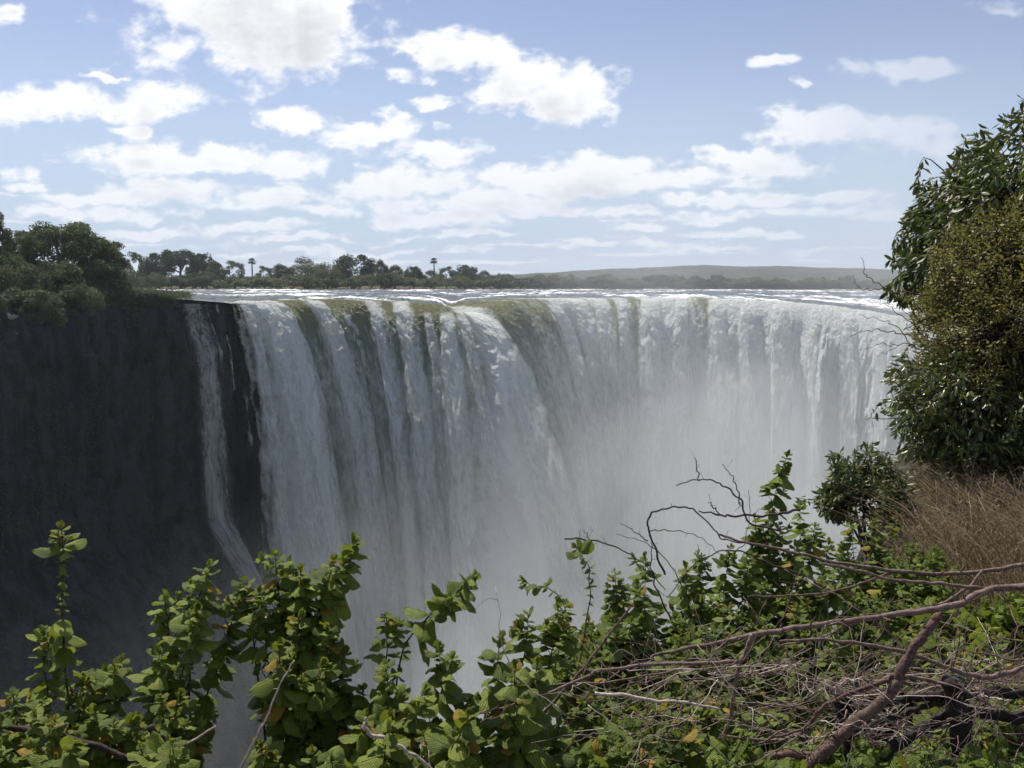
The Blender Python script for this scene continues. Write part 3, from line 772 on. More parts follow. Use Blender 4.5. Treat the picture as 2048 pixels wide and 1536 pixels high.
def make_palm(label, group):
    rg = np.random.default_rng(21)
    root = empty('palm_tree', (0, 0, 0), label, 'palm tree', group)
    A = Acc(); z = np.linspace(-.5, 14.6, 16)
    A.tube(np.stack([.12 * np.sin(z / 5), 0 * z, z], 1), .2 + .07 * np.exp(-((z - 9) / 3) ** 2) + .08 * np.exp(-z), 8)
    A.build('trunk', M_TRUNK, root)
    A = Acc()
    for i in range(24):   # fan leaves on stalks, the lowest ones hang dry against the trunk
        az = i * 2.4; el = np.interp(i, [0, 7, 23], [1.3, .5, -.95]) + rg.uniform(-.15, .15)
        d = np.array([math.cos(az) * math.cos(el), math.sin(az) * math.cos(el), math.sin(el)])
        c0 = np.array([0, 0, 14.5]); c = c0 + d * rg.uniform(.8, 1.15)
        A.tube([c0, (c0 + c) / 2 + (0, 0, .05), c], .035, 4, .3)
        side = np.cross(d, [0, 0, 1.0]); side /= np.linalg.norm(side); up = np.cross(side, d)
        th = np.linspace(-1.9, 1.9, 13); rl = rg.uniform(1.0, 1.3)
        for k in range(12):
            tm = (th[k] + th[k + 1]) / 2
            e0 = d * math.cos(th[k]) + side * math.sin(th[k]); e1 = d * math.cos(th[k + 1]) + side * math.sin(th[k + 1]); em = d * math.cos(tm) + side * math.sin(tm)
            A.add(np.array([c, c + e0 * rl * .55, c + em * rl - (0, 0, .3) + up * .1, c + e1 * rl * .55]), np.array([[0, 1, 2, 3]]), float(np.clip(.25 + .3 * rg.random(), 0, .9)))
    A.build('fronds', M_FOL['dark'], root, smooth=False)
    return root
GP = 'fan palms rising above the island trees'
pb_ = P(868, 578, 560); p1 = make_palm('taller slender fan palm standing alone against the sky right of centre treeline', GP)
put(p1, tuple(pb_), 0, (1.3, 1.3, (P(868, 519, 560)[2] - pb_[2]) / 15.2))
pb_ = P(505, 578, 560)
p2 = clone(p1, tuple(pb_), 1.3, (1.45, 1.45, (P(505, 520, 560)[2] - pb_[2]) / 15.2), 'fan palm with the bigger head standing among the lacy trees on the left', GP)

# the big trees at the left on the rim, nearer
KN = Kind(seed=31, H=12, rad=(8.0, 7.0, 5.6), trunk_h=3.0, ncl=120, per=190, leaf=.46, mat=M_FOL['near'], low=-.9, cr=(.14, .26), limbs=12, tr=.4)
KN2 = Kind(seed=32, H=12, rad=(5.0, 5.0, 5.0), trunk_h=3.6, ncl=80, per=170, leaf=.44, mat=M_FOL['near'], low=-.9, cr=(.16, .3), limbs=10, tr=.35)
KN3 = Kind(seed=33, H=7, rad=(5.5, 4.5, 3.8), trunk_h=.8, ncl=64, per=180, leaf=.42, mat=M_FOL['near'], low=-.7, cr=(.2, .34), tr=.2)
GN = 'big shoreline trees at the left end of the falls'
for (K, px, top, base, D, wd, lab) in [
    (KN, 132, 438, 596, 186, 240, 'big spreading tree with a domed crown at the left end of the falls'),
    (KN2, -8, 415, 600, 168, 78, 'dark narrow tree cut off by the left edge of the picture'),
    (KN2, 45, 452, 598, 176, 120, 'open leafy tree between the left picture edge and the big domed tree'),
    (KN2, 200, 468, 596, 190, 120, 'dark tree on the right flank of the big domed tree'),
    (KN3, 205, 520, 604, 183, 130, 'dense round dark bush on the brink beside the whitewater'),
    (KN3, 110, 520, 615, 174, 150, 'wide green bush under the big domed tree'),
    (KN3, 20, 510, 625, 164, 150, 'bushy tree low at the left picture edge'),
    (KN3, 165, 565, 640, 172, 120, 'bush hanging over the cliff edge below the domed tree'),
    (KN3, 60, 575, 660, 160, 150, 'low bush growing out of the cliff top at far left'),
    (KN3, 228, 555, 604, 186, 84, 'small bush at the waterline right of the dense round bush'),
    (KN3, 120, 545, 600, 190, 130, 'shaded bush filling the gap under the domed crown'),
    (KN3, 60, 530, 600, 182, 130, 'shaded bush behind the open leafy tree'),
]:
    if px > -60: K.use('tree' if K is not KN3 else 'bush', px, top, base, D, wd, lab, GN if K is not KN3 else 'bushes on the brink at the left', 'tree' if K is not KN3 else 'bush')

# undergrowth clinging to the cliff and its edge
def build_undergrowth():
    rg = np.random.default_rng(41); n = 4200
    px = rg.uniform(-150, 345, n) ; q = rg.uniform(0, 1, n) ** 2.2
    dep = q * np.interp(px, [-150, 60, 230, 345], [60, 34, 12, 1.5])
    L = lipat(px); z = L[:, 2] + .4 - dep
    c = cliff_pt(px, z, .9 + .5 * rg.random(n))
    keep = pn(lips(px) / 5.0, z / 4.0, 77) > -.15
    c = c[keep]; m_ = len(c); k = 9
    cc = np.repeat(c, k, 0) + rg.normal(size=(m_ * k, 3)) * np.array([.55, .4, .4])
    nr = rg.normal(size=(m_ * k, 3)) * .5 + np.array([0, -.5, .8]); nr /= np.linalg.norm(nr, axis=1)[:, None]
    V, Q = leafcards(cc, nr, .38, rg)
    T = np.repeat(np.clip(np.repeat(rg.uniform(.1, .9, m_), k), 0, .9), 4)
    o = mesh_np('undergrowth', V, Q, M_FOL['near'], smooth=False, attrs={'tint': T}); tag(o, 'green undergrowth hanging over the top of the dark cliff', 'undergrowth', None, 'stuff')
    # ferns and moss tufts scattered on the rock
    n = 9000; px = rg.uniform(-150, 470, n); z = -rg.uniform(1, 85, n)
    keep = fbm(lips(px) / 7.0, z / 9.0, 3, 79) > .05
    px, z = px[keep], z[keep]; c = cliff_pt(px, z, .8 + 1.3 * rg.random(len(px))); m_ = len(c); k = 6
    cc = np.repeat(c, k, 0) + rg.normal(size=(m_ * k, 3)) * np.array([.45, .3, .3])
    nr = rg.normal(size=(m_ * k, 3)) * .5 + np.array([0, -.7, .6]); nr /= np.linalg.norm(nr, axis=1)[:, None]
    V, Q = leafcards(cc, nr, .34, rg)
    o = mesh_np('ferns', V, Q, M_FOL['near'], smooth=False, attrs={'tint': np.repeat(rg.uniform(0, .6, m_ * k), 4)}); tag(o, 'sparse ferns and moss tufts on the shaded gorge wall', 'ferns', None, 'stuff')
build_undergrowth()
def build_shore_grass():
    rg = np.random.default_rng(43); n = 2600
    px = rg.uniform(-100, 380, n); L = lipat(px); y = L[:, 1] + rg.uniform(.5, 30, n)
    x = (px - 1024) / F * y
    z = L[:, 2] - .2 + .9 * sst(y - L[:, 1], 1, 14)
    k = 12; c = np.repeat(np.stack([x, y, z], 1), k, 0) + rg.normal(size=(n * k, 3)) * [.5, .5, .25]
    nr = rg.normal(size=(n * k, 3)); nr[:, 2] *= .2; nr /= np.linalg.norm(nr, axis=1)[:, None]
    V, Q = leafcards(c, nr, .5, rg, .22)
    o = mesh_np('shore_grass', V, Q, M_FOL['pale'], smooth=False, attrs={'tint': np.repeat(rg.uniform(0, .9, n * k), 4)}); tag(o, 'pale tufted grass at the brink left of the falls', 'grass', None, 'stuff')
build_shore_grass()
#@@TREES

# ------------------------------------------------------------------ our side of the gorge
def gz(x, y):
    x = np.asarray(x, float); y = np.asarray(y, float)
    ye = np.maximum(3.3, 2.45 * x) + .25 * pn(x / 1.5, .5, 501)
    e = y - ye
    base = 2.9 - .085 * y + .12 * fbm(x / 1.3, y / 1.3, 3, 503) - .05 * np.maximum(x - 8, 0)
    z = base - .75 * np.maximum(e + .3, 0) - 5.0 * np.maximum(e - 2.2, 0)
    return np.maximum(z, -99)
def build_near_ground():
    xs = np.linspace(-14, 26, 320); ys = np.linspace(-8, 34, 340)
    X, Y = np.meshgrid(xs, ys)
    m, b, out = newmat('litter_ground')
    obj = b.node('ShaderNodeTexCoord').outputs['Object']
    n = b.noise(obj, 14, 5, .7); n2 = b.noise(obj, 1.2, 4, .6)
    col = b.mixc(b.ss(n, .35, .65), (.03, .022, .015, 1), (.11, .08, .05, 1))
    col = b.mixc(b.m('MULTIPLY', b.ss(n2, .5, .6), .5), col, (.04, .055, .02, 1))
    nz = b.sep(b.node('ShaderNodeNewGeometry').outputs['True Normal'])[2]
    n4 = b.noise(obj, .7, 6, .65)
    col = b.mixc(b.ss(nz, .82, .6), col, b.mixc(b.ss(n4, .4, .6), (.03, .03, .028, 1), (.09, .085, .07, 1)))
    bp = b.node('ShaderNodeBump', {'Height': b.m('ADD', n, b.m('MULTIPLY', n4, 3.0)), 'Strength': 1.0, 'Distance': .05})
    pb = b.node('ShaderNodeBsdfPrincipled', {'Base Color': col, 'Roughness': .95, 'Normal': bp.outputs[0], 'Specular IOR Level': .1})
    b.l.new(pb.outputs[0], out.inputs[0])
    Zg = gz(X, Y); st = np.hypot(*np.gradient(Zg, xs[1] - xs[0])); Zg = Zg + .5 * sst(st, .8, 2.5) * fbm((X + Y) / 1.1, Zg / 1.6, 4, 507)
    o = mesh_np('near_ground', np.stack([X, Y, Zg], -1), grid_faces(340, 320), m); tag(o, None, None, None, 'structure')
build_near_ground()

M_LEAF = leaf_mat('shrub_leaf', (.075, .125, .022), (.27, .33, .055), (.42, .27, .045), rough=.5, transl=.27, veins=True, spec=.22, tcol=(.36, .42, .03))
M_LEAF2 = leaf_mat('thicket_leaf', (.06, .11, .02), (.23, .30, .05), (.42, .29, .05), rough=.5, transl=.27, veins=True, spec=.22, tcol=(.34, .42, .03))
M_STEM = bark_mat('shrub_stem', (.022, .016, .013), (.085, .06, .045), 120, bump=.002)
M_GLOSSY = leaf_mat('glossy_leaf', (.034, .052, .014), (.14, .15, .035), (.12, .06, .02), rough=.45, transl=.25, spec=.38, tcol=(.12, .18, .02))
M_OLIVE = leaf_mat('olive_leaf', (.10, .10, .02), (.25, .225, .048), (.24, .12, .04), rough=.5, transl=.35, spec=.35, tcol=(.25, .24, .04))
M_BUSHLEAF = leaf_mat('bush_leaf', (.045, .066, .016), (.15, .165, .038), (.16, .12, .03), rough=.34, transl=.22, spec=.5, tcol=(.16, .2, .03))

def leaf_template(nu, nv, w=.40, droop=.46, cup=.30, base=.55):
    u = np.linspace(0, 1, nu); v = np.linspace(-1, 1, nv); U, Vv = np.meshgrid(u, v, indexing='ij')
    prof = np.maximum(U, 1e-4) ** base * np.maximum(1 - U, 0) ** .72; prof /= prof.max()
    prof = prof * (1 + .05 * np.cos(U * 60) * (np.abs(Vv) > .9))
    X = U; Y = Vv * prof * w; Z = -droop * U ** 2 - cup * (np.abs(Vv) ** 1.7) * prof * w * 1.4 + .03 * np.sin(U * 9)
    return np.stack([X, Y, Z], -1).reshape(-1, 3), grid_faces(nu, nv), np.stack([U, (Vv + 1) / 2], -1).reshape(-1, 2)
LT_HI = leaf_template(9, 7)
LT_MED = leaf_template(7, 5, .38)
LT_LONG = leaf_template(5, 3, .17, .30, .3, .7)
LT_OVAL = leaf_template(4, 3, .26, .2, .3, .6)

class Leaves:
    def __init__(s, tpl): s.T = tpl; s.p = []; s.t = []; s.n = []; s.s = []; s.c = []
    def add(s, p, t, n, size, c): s.p.append(p); s.t.append(t); s.n.append(n); s.s.append(size); s.c.append(c)
    def arrays(s, rg):
        P_ = np.array(s.p, float); T = np.array(s.t, float); N = np.array(s.n, float); S = np.array(s.s, float); C_ = np.array(s.c, float)
        T /= np.linalg.norm(T, axis=1)[:, None] + 1e-9
        B = np.cross(N, T); B /= np.linalg.norm(B, axis=1)[:, None] + 1e-9; N = np.cross(T, B)
        V0, Q0, UV0 = s.T; n = len(P_); k = len(V0)
        dr = rg.uniform(.3, 1.7, n)[:, None]; wd = rg.uniform(.85, 1.15, n)[:, None]; fold = rg.uniform(-.15, .5, n)[:, None]
        x = np.broadcast_to(V0[None, :, 0], (n, k)); y = V0[None, :, 1] * wd; z = V0[None, :, 2] * dr + fold * np.abs(V0[None, :, 1]) * -1.0 + .02 * rg.normal(size=(n, k)) * (V0[None, :, 0] > .05)
        V = P_[:, None] + S[:, None, None] * (x[..., None] * T[:, None] + y[..., None] * B[:, None] + z[..., None] * N[:, None])
        Q = (Q0[None] + (np.arange(n) * k)[:, None, None]).reshape(-1, 4)
        return V.reshape(-1, 3), Q, np.repeat(C_, k), np.tile(UV0, (n, 1))
    def build(s, name, mat, parent, rg, origin):
        V, Q, C_, UV = s.arrays(rg)
        return mesh_np(name, V - origin, Q, mat, parent, attrs={'tint': C_}, uv=UV)

def unit(v): return v / (np.linalg.norm(v) + 1e-9)
UP = np.array([0, 0, 1.0])

def leafy_stem(Lv, St, rg, pts, rad0, rad1, Lmax, nnodes=26, gaps=(), shoots=.35, grow=.0075, first=.011, density=1.0, depth=0, tip_n=9):
    """opposite leaf pairs down from the tip; gaps = list of (from, to) in metres from the tip without large leaves"""
    seg = np.linalg.norm(np.diff(pts, axis=0), axis=1); S = np.concatenate([[0], np.cumsum(seg)]); Ltot = S[-1]
    St.tube(pts, np.interp(S / Ltot, [0, 1], [rad0, rad1]), 6 if depth == 0 else 4, rg.uniform(0, .6))
    def at(d):   # distance from the tip
        q = Ltot - d
        p = np.array([np.interp(q, S, pts[:, i]) for i in range(3)]); p2 = np.array([np.interp(q - .01, S, pts[:, i]) for i in range(3)])
        return p, unit(p - p2)
    d = .0; ang = rg.uniform(0, 6.28); k = 0
    while k < nnodes and d < Ltot * .97:
        p, t = at(d)
        sz = min(first + grow * k, Lmax) * rg.uniform(.75, 1.2)
        bare = any(a < d < b_ for a, b_ in gaps)
        a1 = unit(np.cross(t, [.3, .2, 1.0] if abs(t[2]) < .95 else [1.0, 0, 0])); a2 = np.cross(t, a1)
        out = a1 * math.cos(ang) + a2 * math.sin(ang)
        open_ = np.interp(k, [0, 4, 9, 16], [.45, .85, 1.25, 1.6]) + rg.uniform(-.2, .2)      # angle from the stem
        if bare: sz *= .3
        for sgn in (1, -1):
            if rg.random() > density: continue
            o = out * sgn
            dr = unit(t * math.cos(open_) + o * math.sin(open_) + np.array([0, 0, -.25 * min(k / 8, 1.6)]) + rg.normal(size=3) * .12)
            n = unit(t * .6 + UP * .9 + o * .25 + rg.normal(size=3) * .18)
            if abs(np.dot(n, dr)) > .92: n = unit(o + t)
            c = rg.uniform(.05, .9) if rg.random() > .05 else .98
            Lv.add(p + o * rad0 * .5, dr, n, sz * (1.1 if k > 3 else 1), c)
            # small leaves in the axils
            if k > 3 and rg.random() < .5:
                for q in range(rg.integers(1, 3)):
                    dd = unit(t * rg.uniform(.4, 1.2) + o * .7 + rg.normal(size=3) * .35)
                    Lv.add(p + dd * .004, dd, unit(UP + rg.normal(size=3) * .3 - dd * .2), rg.uniform(.013, .026) * (Lmax / .07), rg.uniform(.3, .9))
            if depth == 0 and k > 5 and rg.random() < shoots and not bare:
                L2 = rg.uniform(.03, .11) * Lmax / .07; e = unit(t * .8 + o * 1.0 + UP * .3)
                c2 = np.stack([p, p + e * L2 * .5, p + e * L2 * .8 + UP * L2 * .25])
                leafy_stem(Lv, St, rg, curve_pts(c2, 4), .0016, .0008, Lmax * .62, rg.integers(4, 8), (), 0, grow * .8, .009, density, 1)
        ang += math.pi / 2 + rg.uniform(-.25, .25)
        d += min(.006 + .0030 * k, .046) * rg.uniform(.8, 1.3) * (Lmax / .07) * (.75 if bare else 1); k += 1

GS = 'leafy shrubs along the near edge of the gorge'
def shrub(label, base_px, baseD, tips, seed, Lmax=.064, mat=None, fill=0, fillbox=None, tpl=None, name='shrub', nn=(18, 27), shoots=.3, rad=.005):
    """tips: (px, py, D[, gaps[, via px, via py]])"""
    rg = np.random.default_rng(seed)
    b0 = P(base_px, 1500, baseD); base = np.array([b0[0], baseD, float(gz(b0[0], baseD)) - .03])
    root = empty(name, tuple(base), label, 'shrub', GS)
    Lv = Leaves(tpl or LT_HI); St = Acc()
    tl = list(tips)
    for i in range(fill):
        x0, y0, x1, y1, D0, D1 = fillbox
        yy = rg.uniform(y0, y1); tl.append((rg.uniform(x0, x1), yy, D1 + (D0 - D1) * (yy - y0) / max(y1 - y0, 1) + rg.uniform(-.2, .2)))
    for i, tp in enumerate(tl):
        e = P(tp[0], tp[1], tp[2]); gaps = tp[3] if len(tp) > 3 else ((rg.uniform(.12, .2), rg.uniform(.22, .3)),) if rg.random() < .4 else ()
        bb = base + np.array([(e[0] - base[0]) * rg.uniform(.0, .45), (e[1] - base[1]) * .3, 0]) ; bb[2] = gz(bb[0], bb[1]) - .03
        if len(tp) > 4: mid = P(tp[4], tp[5], tp[2]); ctrl = [bb, bb * .45 + mid * .55 + (0, 0, -.03), mid, e]
        else:
            m1 = bb * .5 + e * .5 + np.array([(bb[0] - e[0]) * .18 + rg.uniform(-.05, .05), rg.uniform(-.06, .06), .02]); ctrl = [bb, m1, e]
        pts = curve_pts(ctrl, 12, .012, seed + i * 1.7)
        pts[-6:] += (e - pts[-1]) * np.linspace(0, 1, 6)[:, None]
        leafy_stem(Lv, St, rg, pts, rad * rg.uniform(.8, 1.2), .0014, Lmax * rg.uniform(.8, 1.1), int(rg.integers(*nn)), gaps, shoots, grow=.0075 * Lmax / .078, first=.016)
    Lv.build('foliage', mat or M_LEAF, root, rg, base); St.build('stems', M_STEM, root, base)
    return root

shrub('lone upright leafy sprig on a long bare stem at far left', 160, 2.75, [(122, 1052, 2.75, ((.09, .26), (.40, .9)), 134, 1380)], 1, nn=(44, 45), shoots=.15)
shrub('low leafy shrub filling the bottom left corner', 60, 2.6, [(86, 1258, 2.9), (25, 1385, 2.5, ()), (60, 1395, 2.6, ()), (165, 1345, 2.8), (245, 1318, 2.75, ()), (210, 1338, 2.8), (0, 1440, 2.3), (110, 1440, 2.3), (190, 1420, 2.4)], 2, Lmax=.066, fill=10, fillbox=(-40, 1400, 300, 1530, 2.2, 2.6))
shrub('shrub with two leaning dark stems and layered leaf tips left of the centre', 300, 2.7, [(417, 1128, 2.8, ((.24, .36),), 385, 1260), (330, 1190, 2.85, ((.2, .3),)), (395, 1215, 2.7, ((.15, .3),)), (476, 1205, 2.8, ()), (318, 1305, 2.7)], 3, Lmax=.066, fill=7, fillbox=(300, 1370, 460, 1530, 2.3, 2.6))
shrub('tall full shrub with the highest leafy crown left of centre', 590, 2.8, [(550, 1110, 2.85, ((.28, .36),)), (487, 1160, 2.85, ((.2, .3),)), (578, 1125, 2.9), (601, 1134, 2.8, ()), (632, 1148, 2.9, ()), (706, 1082, 2.85, ((.3, .4),), 655, 1240), (668, 1120, 2.8, ((.25, .35),)), (520, 1180, 2.75), (600, 1230, 2.7), (655, 1255, 2.7), (560, 1290, 2.6), (690, 1300, 2.7)], 4, Lmax=.068, fill=8, fillbox=(470, 1310, 760, 1530, 2.25, 2.65), nn=(15, 23), shoots=.25)
shrub('shrub with a long sprig leaning right against the falling water', 800, 2.7, [(948, 1152, 2.8, ((.27, .9),), 800, 1320), (773, 1232, 2.8, ((.14, .3),)), (905, 1312, 2.65, ((.14, .25),)), (770, 1330, 2.6), (850, 1375, 2.5), (940, 1400, 2.6)], 5, Lmax=.08, fill=8, fillbox=(770, 1390, 960, 1530, 2.3, 2.6))
shrub('sparse shrub in the middle with big droopy leaves and thin bare stems', 1010, 2.9, [(1046, 1158, 3.4, ((.05, .9),), 1130, 1220), (1056, 1226, 2.9, ((.15, .3),)), (1000, 1270, 2.8), (1030, 1330, 2.6, ()), (1075, 1320, 2.7, ()), (1150, 1092, 3.6, ((.045, .9),), 1180, 1180), (1135, 1205, 3.3, ())], 6, Lmax=.084, fill=3, fillbox=(980, 1400, 1120, 1520, 2.5, 2.8))
T2 = dict(mat=M_LEAF2, tpl=LT_MED)
shrub('leafy shrub just right of the sparse middle one, under the arching bare twigs', 1230, 4.0, [(1230, 1142, 4.1, ()), (1290, 1110, 4.2, ()), (1275, 1165, 4.0), (1180, 1250, 3.9), (1225, 1230, 3.8), (1130, 1270, 3.7)], 7, Lmax=.08, fill=30, fillbox=(1110, 1210, 1360, 1400, 3.4, 4.2), **T2)
shrub('shrub with small upright leaf tufts between the middle and the tall right sprig', 1420, 4.4, [(1370, 1128, 4.4, ()), (1396, 1105, 4.6, ()), (1462, 1095, 4.6, ()), (1440, 1170, 4.3), (1500, 1110, 4.5)], 8, Lmax=.078, fill=40, fillbox=(1330, 1150, 1540, 1400, 3.6, 4.6), **T2)
shrub('tall shrub with one leafy sprig standing clear above the right hand thicket', 1570, 4.8, [(1575, 908, 4.9, ((.45, .9),), 1540, 1060), (1600, 1005, 5.2, ()), (1510, 1032, 4.9), (1560, 1050, 4.8), (1630, 1050, 5.0), (1590, 1085, 4.7)], 9, Lmax=.078, fill=44, fillbox=(1500, 1080, 1690, 1380, 3.9, 5.0), **T2)
shrub('dense round shrub in front of the small dark bush, beside the dry grass', 1760, 5.4, [(1700, 1045, 5.7), (1750, 1040, 5.9), (1790, 1035, 6.0), (1830, 1085, 5.6), (1880, 1105, 5.4), (1910, 1130, 5.2)], 10, Lmax=.08, fill=66, fillbox=(1660, 1080, 1920, 1360, 4.2, 5.7), **T2)
shrub('low shrub of broad leaves at the right edge below the dry grass', 1960, 3.7, [], 11, Lmax=.09, fill=40, fillbox=(1840, 1190, 2110, 1420, 3.3, 5.0), **T2)
shrub('ground hugging shrub half hidden under the brush pile in the bottom right corner', 1650, 3.0, [], 12, Lmax=.08, fill=46, fillbox=(1250, 1370, 2080, 1560, 2.4, 3.5), **T2)
shrub('low leafy shrub behind the left end of the brush pile', 1280, 3.1, [], 13, Lmax=.08, fill=28, fillbox=(1000, 1370, 1500, 1540, 2.5, 3.4), **T2)

# ---- the trees and bushes on the right
def inpoly(px, py, poly):
    ins = np.zeros(len(px), bool); n = len(poly)
    for i in range(n):
        x1, y1 = poly[i]; x2, y2 = poly[(i + 1) % n]
        c = ((y1 > py) != (y2 > py)) & (px < (x2 - x1) * (py - y1) / (y2 - y1 + 1e-9) + x1)
        ins ^= c
    return ins
def big_bush(name, label, cat, poly, D0, thick, nspr, per, Ls, tpl, mat, seed, base_px, baseD, trunk_r=.04, twig=.22, droop=.5, group=None, hole=.0, lo=.5):
    """a crown of leafy sprigs spread through a volume; outline from poly at distance D0, as deep as thick"""
    rg = np.random.default_rng(seed); poly = np.array(poly, float); poly[:, 0] += 6
    b0 = P(base_px, 1200, baseD); base = np.array([b0[0], baseD, float(gz(b0[0], baseD)) - .05])
    root = empty(name, tuple(base), label, cat, group)
    px, py = [], []
    while len(px) < nspr:
        x = rg.uniform(*np.percentile(poly[:, 0], [0, 100]), nspr * 2); y = rg.uniform(poly[:, 1].min(), poly[:, 1].max(), nspr * 2)
        k = inpoly(x, y, poly) & (pn(x / 38, y / 38, seed) > -.95 + hole); px += list(x[k]); py += list(y[k])
    px = np.array(px[:nspr]); py = np.array(py[:nspr])
    cx, cy = px.mean(), py.mean()
    # edge distance estimate: thin the depth near the outline so the crown is round
    dd = np.full(nspr, 1e9)
    for i in range(len(poly)):
        a = poly[i]; c = poly[(i + 1) % len(poly)]; ab = c - a; t = np.clip(((px - a[0]) * ab[0] + (py - a[1]) * ab[1]) / (ab @ ab), 0, 1)
        dd = np.minimum(dd, np.hypot(px - a[0] - t * ab[0], py - a[1] - t * ab[1]))
    half = thick * np.clip(.25 + dd / 110, .25, 1) * .5
    D = D0 + rg.uniform(-1, 1, nspr) * half
    pos = P(px, py, D)
    ctr = P(cx, cy, D0)
    Lv = Leaves(tpl); St = Acc()
    nb = max(5, nspr // 45); hubs = pos[rg.permutation(nspr)[:nb]] * .62 + ctr * .38
    fork = base * .45 + ctr * .55 + rg.normal(size=3) * .1
    St.tube(curve_pts([base, base * .7 + fork * .3 + rg.normal(size=3) * .05, fork], 8, .03), np.linspace(trunk_r, trunk_r * .7, 17), 8, .3)
    for h in hubs: St.tube(curve_pts([fork, (fork + h) / 2 + rg.normal(size=3) * .12, h], 6, .03), np.linspace(trunk_r * .55, trunk_r * .2, 13), 5, .3)
    for i in range(nspr):
        p = pos[i]; h = hubs[np.argmin(((hubs - p) ** 2).sum(1))]
        d = unit(unit(p - h) + UP * .4 + rg.normal(size=3) * .45)
        st = p - d * twig
        if np.linalg.norm(st - h) < 2.2: St.tube(curve_pts([h, (h + st) / 2 + rg.normal(size=3) * .05, st, p], 3), np.linspace(trunk_r * .14, .0018, 10), 3, .3)
        ct = rg.uniform(.05, .85)
        for k in range(per):
            q = (k + .5) / per; a = k * 2.4 + rg.uniform(-.4, .4)
            a1 = unit(np.cross(d, UP + .01)); a2 = np.cross(d, a1); o = a1 * math.cos(a) + a2 * math.sin(a)
            dr = unit(o * (1.1 - .6 * q) + d * (.3 + .7 * q) - UP * droop * rg.uniform(.3, 1.4))
            n = unit(UP * .8 + o * .3 + rg.normal(size=3) * .45)
            if abs(np.dot(n, dr)) > .95: n = unit(o + d * .5)
            Lv.add(st + d * twig * q + o * .006, dr, n, Ls * rg.uniform(.6, 1.2), float(np.clip(ct + rg.normal(0, .15), 0, .9)) if rg.random() > .02 else .98)
    Lv.build('foliage', mat, root, rg, base); St.build('branches', M_STEM, root, base)
    return root
GR = 'trees and bushes crowding the right edge'
big_bush('tree', 'dark glossy leaved tree leaning in at the upper right against the sky', 'tree',
    [(2330, 30), (2120, 120), (2062, 178), (2030, 205), (1992, 238), (1950, 262), (1905, 268), (1886, 300), (1890, 335), (1856, 350), (1815, 368), (1830, 400), (1800, 430), (1784, 478), (1762, 520), (1750, 552), (1768, 585), (1800, 600), (1850, 640), (1930, 610), (2020, 560), (2330, 520)],
    11.0, 3.6, 1350, 12, .112, LT_LONG, M_GLOSSY, 51, 2150, 11.5, .09, .36, .75, GR, hole=.62)
big_bush('twiggy_bush', 'olive brown fine leaved bush in the middle of the right edge', 'bush',
    [(1850, 500), (1900, 440), (1990, 400), (2120, 340), (2330, 330), (2330, 900), (2000, 900), (1880, 830), (1800, 740), (1795, 690), (1815, 640), (1805, 600), (1850, 560)],
    9.2, 2.6, 2500, 16, .04, LT_OVAL, M_OLIVE, 52, 2060, 9.0, .05, .30, .15, GR, hole=.4)
big_bush('leafy_bush', 'mid green bush with shiny pointed leaves low on the right edge above the dry grass', 'bush',
    [(1762, 740), (1800, 700), (1850, 680), (1950, 700), (2330, 700), (2330, 1000), (1960, 985), (1850, 960), (1800, 930), (1788, 880), (1765, 850), (1752, 800), (1775, 770)],
    8.6, 2.0, 1250, 10, .075, LT_LONG, M_BUSHLEAF, 53, 1980, 8.6, .05, .28, .6, GR, hole=.62)
big_bush('round_bush', 'small dark round bush standing alone between the tall sprig and the right trees', 'bush',
    [(1645, 915), (1668, 885), (1705, 890), (1745, 884), (1778, 915), (1812, 960), (1840, 1030), (1800, 1065), (1700, 1050), (1640, 1030), (1610, 1000), (1640, 970), (1660, 950)],
    7.2, 1.2, 300, 10, .062, LT_LONG, M_GLOSSY, 54, 1740, 7.2, .03, .18, .3, GR, hole=.75)

